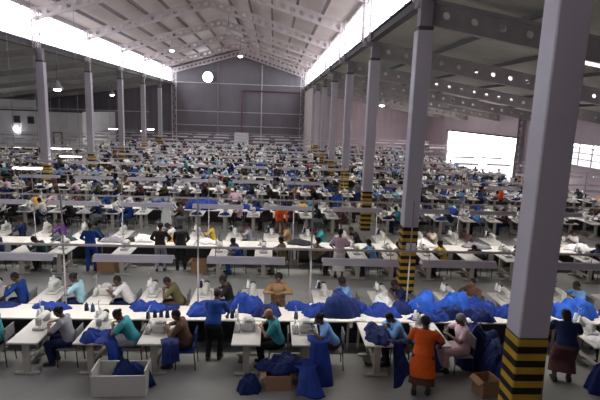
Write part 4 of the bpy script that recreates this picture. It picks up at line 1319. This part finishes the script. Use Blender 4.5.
worker2(-.8, YF2, L90, 'sew', 'worker in grey, far side of second row near the centre', top='grey', bottom='navy', hair='bun')
worker2(.62, YF2, L90, 'upright', 'worker in orange brown, far side of second row centre', top='tan', bottom='brown', hair='short')
worker2(2.0, YF2, L90, 'sew', 'worker in teal, far side of second row', top='teal', bottom='navy', hair='short')
worker2(4.9 - 1.5, YF2, L90, 'sew_low', 'worker in black, far side of second row by the column', top='black', bottom='navy', hair='short')
worker2(6.4, YF2, L90, 'sew', 'worker in cream, far side of second row right part', top='cream', bottom='navy', hair='bun')
worker2(7.85, YF2, L90, 'sew_low', 'worker in maroon, far side of second row right part', top='maroon', bottom='navy', hair='short')
worker2(10.7, YF2, L90, 'sew', 'worker in brown, far side of second row behind the big column', top='brown', bottom='navy', hair='short')
worker2(12.1, YF2, L90, 'sew', 'worker in white, far side of second row at the right edge', top='white', bottom='navy', hair='cap')
G2 = 'cloth of the second row'
for x, y, w, d, h, m, l in ((-5.6, 17.1, 1.2, .5, .16, 'grey_cloth', 'grey and white cloth lying along the second row, left'), (-4.6, 17.2, .8, .5, .28, 'white_cloth', 'white bundle on the second row table'),
                            (-5.0, 17.25, .5, .4, .14, 'black_cloth', 'black cloth beside the white bundle, second row'), (-3.4, 17.3, .6, .4, .34, 'yellow_cloth', 'amber bundle on the second row'),
                            (-7.3, 17.15, .9, .5, .2, 'green_cloth', 'dark green cloth on the second row, left'), (-2.3, 17.15, .7, .5, .2, 'white_cloth', 'white cloth left of the leaning blue worker'),
                            (1.0, 17.2, 1.0, .5, .18, 'black_cloth', 'dark cloth on the second row, middle'), (2.6, 17.15, .8, .5, .2, 'blue_dark', 'navy cloth on the second row, middle right'),
                            (5.6, 17.2, .8, .5, .26, 'white_cloth', 'white bundle right of the second column'), (7.6, 17.2, 1.0, .5, .24, 'grey_cloth', 'grey bundle on the second row, right'),
                            (9.6, 17.2, .9, .5, .2, 'black_cloth', 'dark cloth on the second row behind the big column'), (11.5, 17.1, 1.0, .5, .26, 'white_cloth', 'white bundle on the second row at the right edge')):
    heap('fabric_heap', x, y, T, w, d, h, m, l, group=G2, hi=False)
carton(-5.50, YN2 + .05, 0, .56, .5, .42, 0, 'brown cardboard box under the second row, left of the broad worker')
carton(-2.45, YN2 + .1, 0, .5, .45, .4, .1, 'cardboard box under the second row, right of the worker in black')

# ------------------------------------------------------------------ third to sixth rows
COLS = ['white', 'white', 'white', 'blue', 'blue', 'navy', 'navy', 'navy', 'brown', 'brown', 'dark brown', 'dark brown', 'black', 'black', 'black', 'teal', 'grey', 'grey', 'pink', 'red', 'cream', 'light blue', 'maroon', 'maroon', 'tan', 'olive', 'sky blue', 'dark green']
BOTS = ['navy', 'black', 'brown', 'grey', 'blue', 'dark brown']
CLW = {'white_cloth': 'white', 'blue': 'blue', 'blue_dark': 'navy', 'black_cloth': 'black', 'grey_cloth': 'grey', 'yellow_cloth': 'amber'}
SMALLHEAP = {}
def small_heap(m, v):
    if (m, v) not in SMALLHEAP:
        SMALLHEAP[(m, v)] = heap_mesh('fabric_bundle', .70 + .1 * v, .30, .2 + .05 * v, 50 + v * 7, MT[m], 7, 20)
    return SMALLHEAP[(m, v)]
rnd = random.Random(11)
SPECIAL3 = [(-4.62, 22.1, 'stand', 'white', 'white', 'scarf', 'tall worker in white coat standing before the third row')]
def stations(i):
    out = []
    y = ROWY[i]
    for side, yy in ((N, y - 1.02), (F, y + 1.03)):
        a, b = xlim(yy)
        x = a + rnd.uniform(0, .5)
        while x < b + .3:
            if not near_column(x, yy, .85) and not near_column(x + .65, yy, .6) and not (i >= 7 and x < -21) and not (yy > 56.5 and 3.2 < x < 5.2): out.append((side, x, yy))
            x += 1.24 + rnd.uniform(-.04, .08)
    return out
def recolour(o, cols):
    for s, m in zip(o.material_slots, cols):
        s.link = 'OBJECT'; s.material = m
lows = [low_person(*s, VFAR) for s in LOWSET]
count = 0
LATE = []
for i in range(2, 10):
    for side, x, yy in stations(i):
        k = rnd.randrange(len(lows) - 3) if rnd.random() < .85 else rnd.randrange(len(lows))
        top = rnd.choice(COLS); bot = rnd.choice(BOTS)
        here = rnd.random() < .90
        hp = rnd.random()
        hm = rnd.choice(['white_cloth', 'blue', 'blue', 'blue_dark', 'blue_dark', 'black_cloth', 'black_cloth', 'grey_cloth', 'yellow_cloth'] if i < 5 else ['white_cloth', 'white_cloth', 'blue_dark', 'blue', 'grey_cloth', 'grey_cloth', 'black_cloth', 'black_cloth'])
        hv = rnd.randrange(3); jit = rnd.uniform(-.15, .15)
        if i < 6:
            sewing_table(x, yy, i, side, True); machine(x, yy + .1, i, side, True, c=0 if rnd.random() < .7 else 1)
            if here:
                st = k >= 9
                o = link('person', lows[k], None, (x + .66, yy + jit * .5, 0), (rnd.choice((0, PI, L90)) if st else L90 + jit * 2))
                hairm = CM[rnd.choice(('white', 'maroon', 'grey'))] if LOWSET[k][1] in ('scarf', 'cap') else MT['hair']
                recolour(o, (MT['skin'] if rnd.random() < .8 else MT['skin2'], CM[top], CM[bot], hairm, MT['black']))
                pend(o, 'worker in %s top' % top, '%s side, %s row' % (side, ROWN[i]), x, 'person', 'workers along the %s row' % ROWN[i])
                count += 1
                if not st: chair(x + .66, yy + jit * .5, L90, i, side, True)
            if hp < .80:
                o = link('fabric_bundle', small_heap(hm, hv), None, (x + .1, ROWY[i] + (-.2 if side == N else .2) + jit * .2, T), jit * .4)
                if near_column(x, ROWY[i], .95) or (i == 2 and -6.4 < x < -1.9): bpy.data.objects.remove(o)
                else: pend(o, '%s cloth bundle' % CLW[hm], '%s edge of the %s row table' % (side, ROWN[i]), x, 'fabric', 'cloth bundles of the %s row' % ROWN[i])
            if rnd.random() < .42:
                m2 = rnd.choice(['blue', 'blue_dark', 'blue_dark', 'black_cloth', 'white_cloth', 'grey_cloth'])
                o = link('fabric_bundle', small_heap(m2, 0), None, (x - .02, yy - .40, T), jit)
                o.scale = (.62, .85, 1.1)
                pend(o, '%s cloth bundle on a sewing table' % CLW[m2], '%s side, %s row' % (side, ROWN[i]), x, 'fabric', 'cloth on the sewing tables of the %s row' % ROWN[i])
        else:
            LATE.append((i, side, x, yy, k, top, bot, here, hp < .8, hm, hv, jit))
# blue heaps and the standing figures people notice in the third row
heap('fabric_heap', -3.3, 23.35, T, 1.7, .9, .62, 'blue', 'large blue heap on the third row, left of centre', group='cloth of the third row')
heap('fabric_heap', -5.2, 23.3, T, 1.3, .7, .45, 'blue', 'blue heap behind the worker in the white coat', group='cloth of the third row')
o = link('person', low_person('stand', 'scarf', 'long', 'tunic', 'skirt', VFAR), None, (-4.66, 21.25, 0), 0)
recolour(o, (MT['skin'], CM['white'], CM['white'], CM['white'], MT['black'])); tag(o, 'tall worker in white coat standing before the third row', 'person', 'workers along the third row')
for x, y, t_, b_, l in ((-16.9, 32.6, 'maroon', 'brown', 'standing worker in maroon left of the nearest left column'), (-15.9, 32.7, 'tan', 'black', 'standing worker in tan beside the one in maroon'),
                        (-7.4, 37.4, 'red', 'navy', 'standing worker in bright red, fifth row'), (.35, 20.9, 'orange', 'brown', 'bending worker in orange before the third row'),
                        (13.4, 27.4, 'orange', 'black', 'standing worker in orange, right aisle between third and fourth rows')):
    o = link('person', low_person('stand_bend' if 'bending' in l else 'stand', 'short', 'long', 'hip', 'trousers', VFAR), None, (x, y, 0), random.Random(int(y * 10)).uniform(0, 6))
    recolour(o, (MT['skin'], CM[t_], CM[b_], MT['hair'], MT['black'])); tag(o, l, 'person', 'workers standing between the rows')

# the rows beyond: nobody could count them
class Bulk:
    def __init__(self): self.V = []; self.F = []; self.MI = []; self.mats = []; self.n = 0
    def put(self, me, loc, rz, mats):
        co = np.empty(len(me.vertices) * 3, dtype=np.float64); me.vertices.foreach_get('co', co); co = co.reshape(-1, 3)
        c, s = math.cos(rz), math.sin(rz)
        self.V.append(np.stack([co[:, 0] * c - co[:, 1] * s + loc[0], co[:, 0] * s + co[:, 1] * c + loc[1], co[:, 2] + loc[2]], 1))
        ids = []
        for m in mats:
            if m not in self.mats: self.mats.append(m)
            ids.append(self.mats.index(m))
        for p in me.polygons:
            self.F.append(tuple(v + self.n for v in p.vertices)); self.MI.append(ids[p.material_index])
        self.n += len(co)
    def build(self, name, label, cat):
        me = bpy.data.meshes.new(name)
        me.from_pydata(np.concatenate(self.V).tolist(), [], self.F)
        for m in self.mats: me.materials.append(m)
        me.polygons.foreach_set('material_index', self.MI)
        me.polygons.foreach_set('use_smooth', [True] * len(me.polygons)) if name == 'worker_crowd' else None
        me.update()
        return tag(link(name, me), label, cat, kind='stuff')
tiny = [low_person(*s, .045) for s in LOWSET]
B = {k: Bulk() for k in ('p', 't', 'm', 'c', 'f')}
for i, side, x, yy, k, top, bot, here, hp, hm, hv, jit in LATE:
    B['t'].put(STAB1, (x, yy, 0), 0, list(STAB1.materials)); B['m'].put(MACH1[0], (x, yy + .1, TH), 0, list(MACH1[0].materials))
    if here:
        B['p'].put(tiny[k], (x + .66, yy, 0), L90 + jit, (MT['skin'], CM[top], CM[bot], MT['hair'], MT['black']))
        B['c'].put(CHAIR1['grey'], (x + .66, yy, 0), L90, list(CHAIR1['grey'].materials))
    if hp: B['f'].put(small_heap(hm, hv), (x, ROWY[i] + jit, T), 0, [MT[hm]])
for i in range(6, 10):
    a, b = xlim(ROWY[i])
    x = a
    while x < b:
        if not any(near_column(x + t_, ROWY[i], .8) for t_ in (-1, 0, 1)) and not (ROWY[i] > 56.5 and 2.9 < x < 5.8): B['t'].put(LTAB1, (x, ROWY[i], 0), 0, list(LTAB1.materials))
        x += LTL + .02
B['p'].build('worker_crowd', 'distant seated workers in the rows nearest the end wall', 'people')
B['t'].build('distant_tables', 'distant cream tables in the rows nearest the end wall', 'tables')
B['m'].build('distant_machines', 'distant white sewing machines in the rows nearest the end wall', 'sewing machines')
B['c'].build('distant_chairs', 'distant grey chairs in the rows nearest the end wall', 'chairs')
B['f'].build('distant_cloth', 'distant cloth bundles in the rows nearest the end wall', 'fabric')

# ------------------------------------------------------------------ labels that single each thing out
from collections import defaultdict
byl = defaultdict(list)
for o, base, where, x in PENDING: byl[(base, where)].append((x, o))
for (base, where), L in byl.items():
    L.sort(key=lambda t: t[0])
    for k, (x, o) in enumerate(L):
        if len(L) == 1: o['label'] = '%s, %s' % (base, where)
        else:
            o['label'] = '%s, %s such from the left, %s' % (base, ordinal(k + 1), where)
print('COUNT people rows 3-6', count, 'late', len(LATE), 'objects', len(bpy.data.objects))

# ------------------------------------------------------------------ daylight
world = bpy.data.worlds.new('world'); scene.world = world
world.use_nodes = True
bg = world.node_tree.nodes['Background']
bg.inputs['Color'].default_value = (.97, .96, 1.0, 1)
bg.inputs['Strength'].default_value = SKY
def portal(loc, size, rot):
    l = bpy.data.lights.new('daylight_portal', 'AREA'); l.shape = 'RECTANGLE'; l.size, l.size_y = size
    l.cycles.is_portal = True
    o = bpy.data.objects.new('daylight_portal', l); COL.objects.link(o)
    o.location = loc; o.rotation_euler = rot
YM, YL = (Y0 + YB) / 2, YB - Y0
portal((XL - .06, YM, (SILL + HEAD) / 2), (HEAD - SILL, YL), (0, -PI / 2, 0))
portal((XR + .06, YM, (SILL + HEAD) / 2), (HEAD - SILL, YL), (0, PI / 2, 0))
portal((RX + .2, (OP[0] + OP[1]) / 2, OP[2] / 2), (OP[2], OP[1] - OP[0]), (0, PI / 2, 0))

scene.view_settings.view_transform = 'Standard'
scene.view_settings.look = 'None'
scene.view_settings.gamma = 1.0
scene.view_settings.use_curve_mapping = False
scene.view_settings.exposure = 0.0
scene.cycles.max_bounces = 7
scene.cycles.diffuse_bounces = 5
scene.cycles.transparent_max_bounces = 12
scene.cycles.sample_clamp_indirect = 4.0
scene.cycles.use_denoising = True
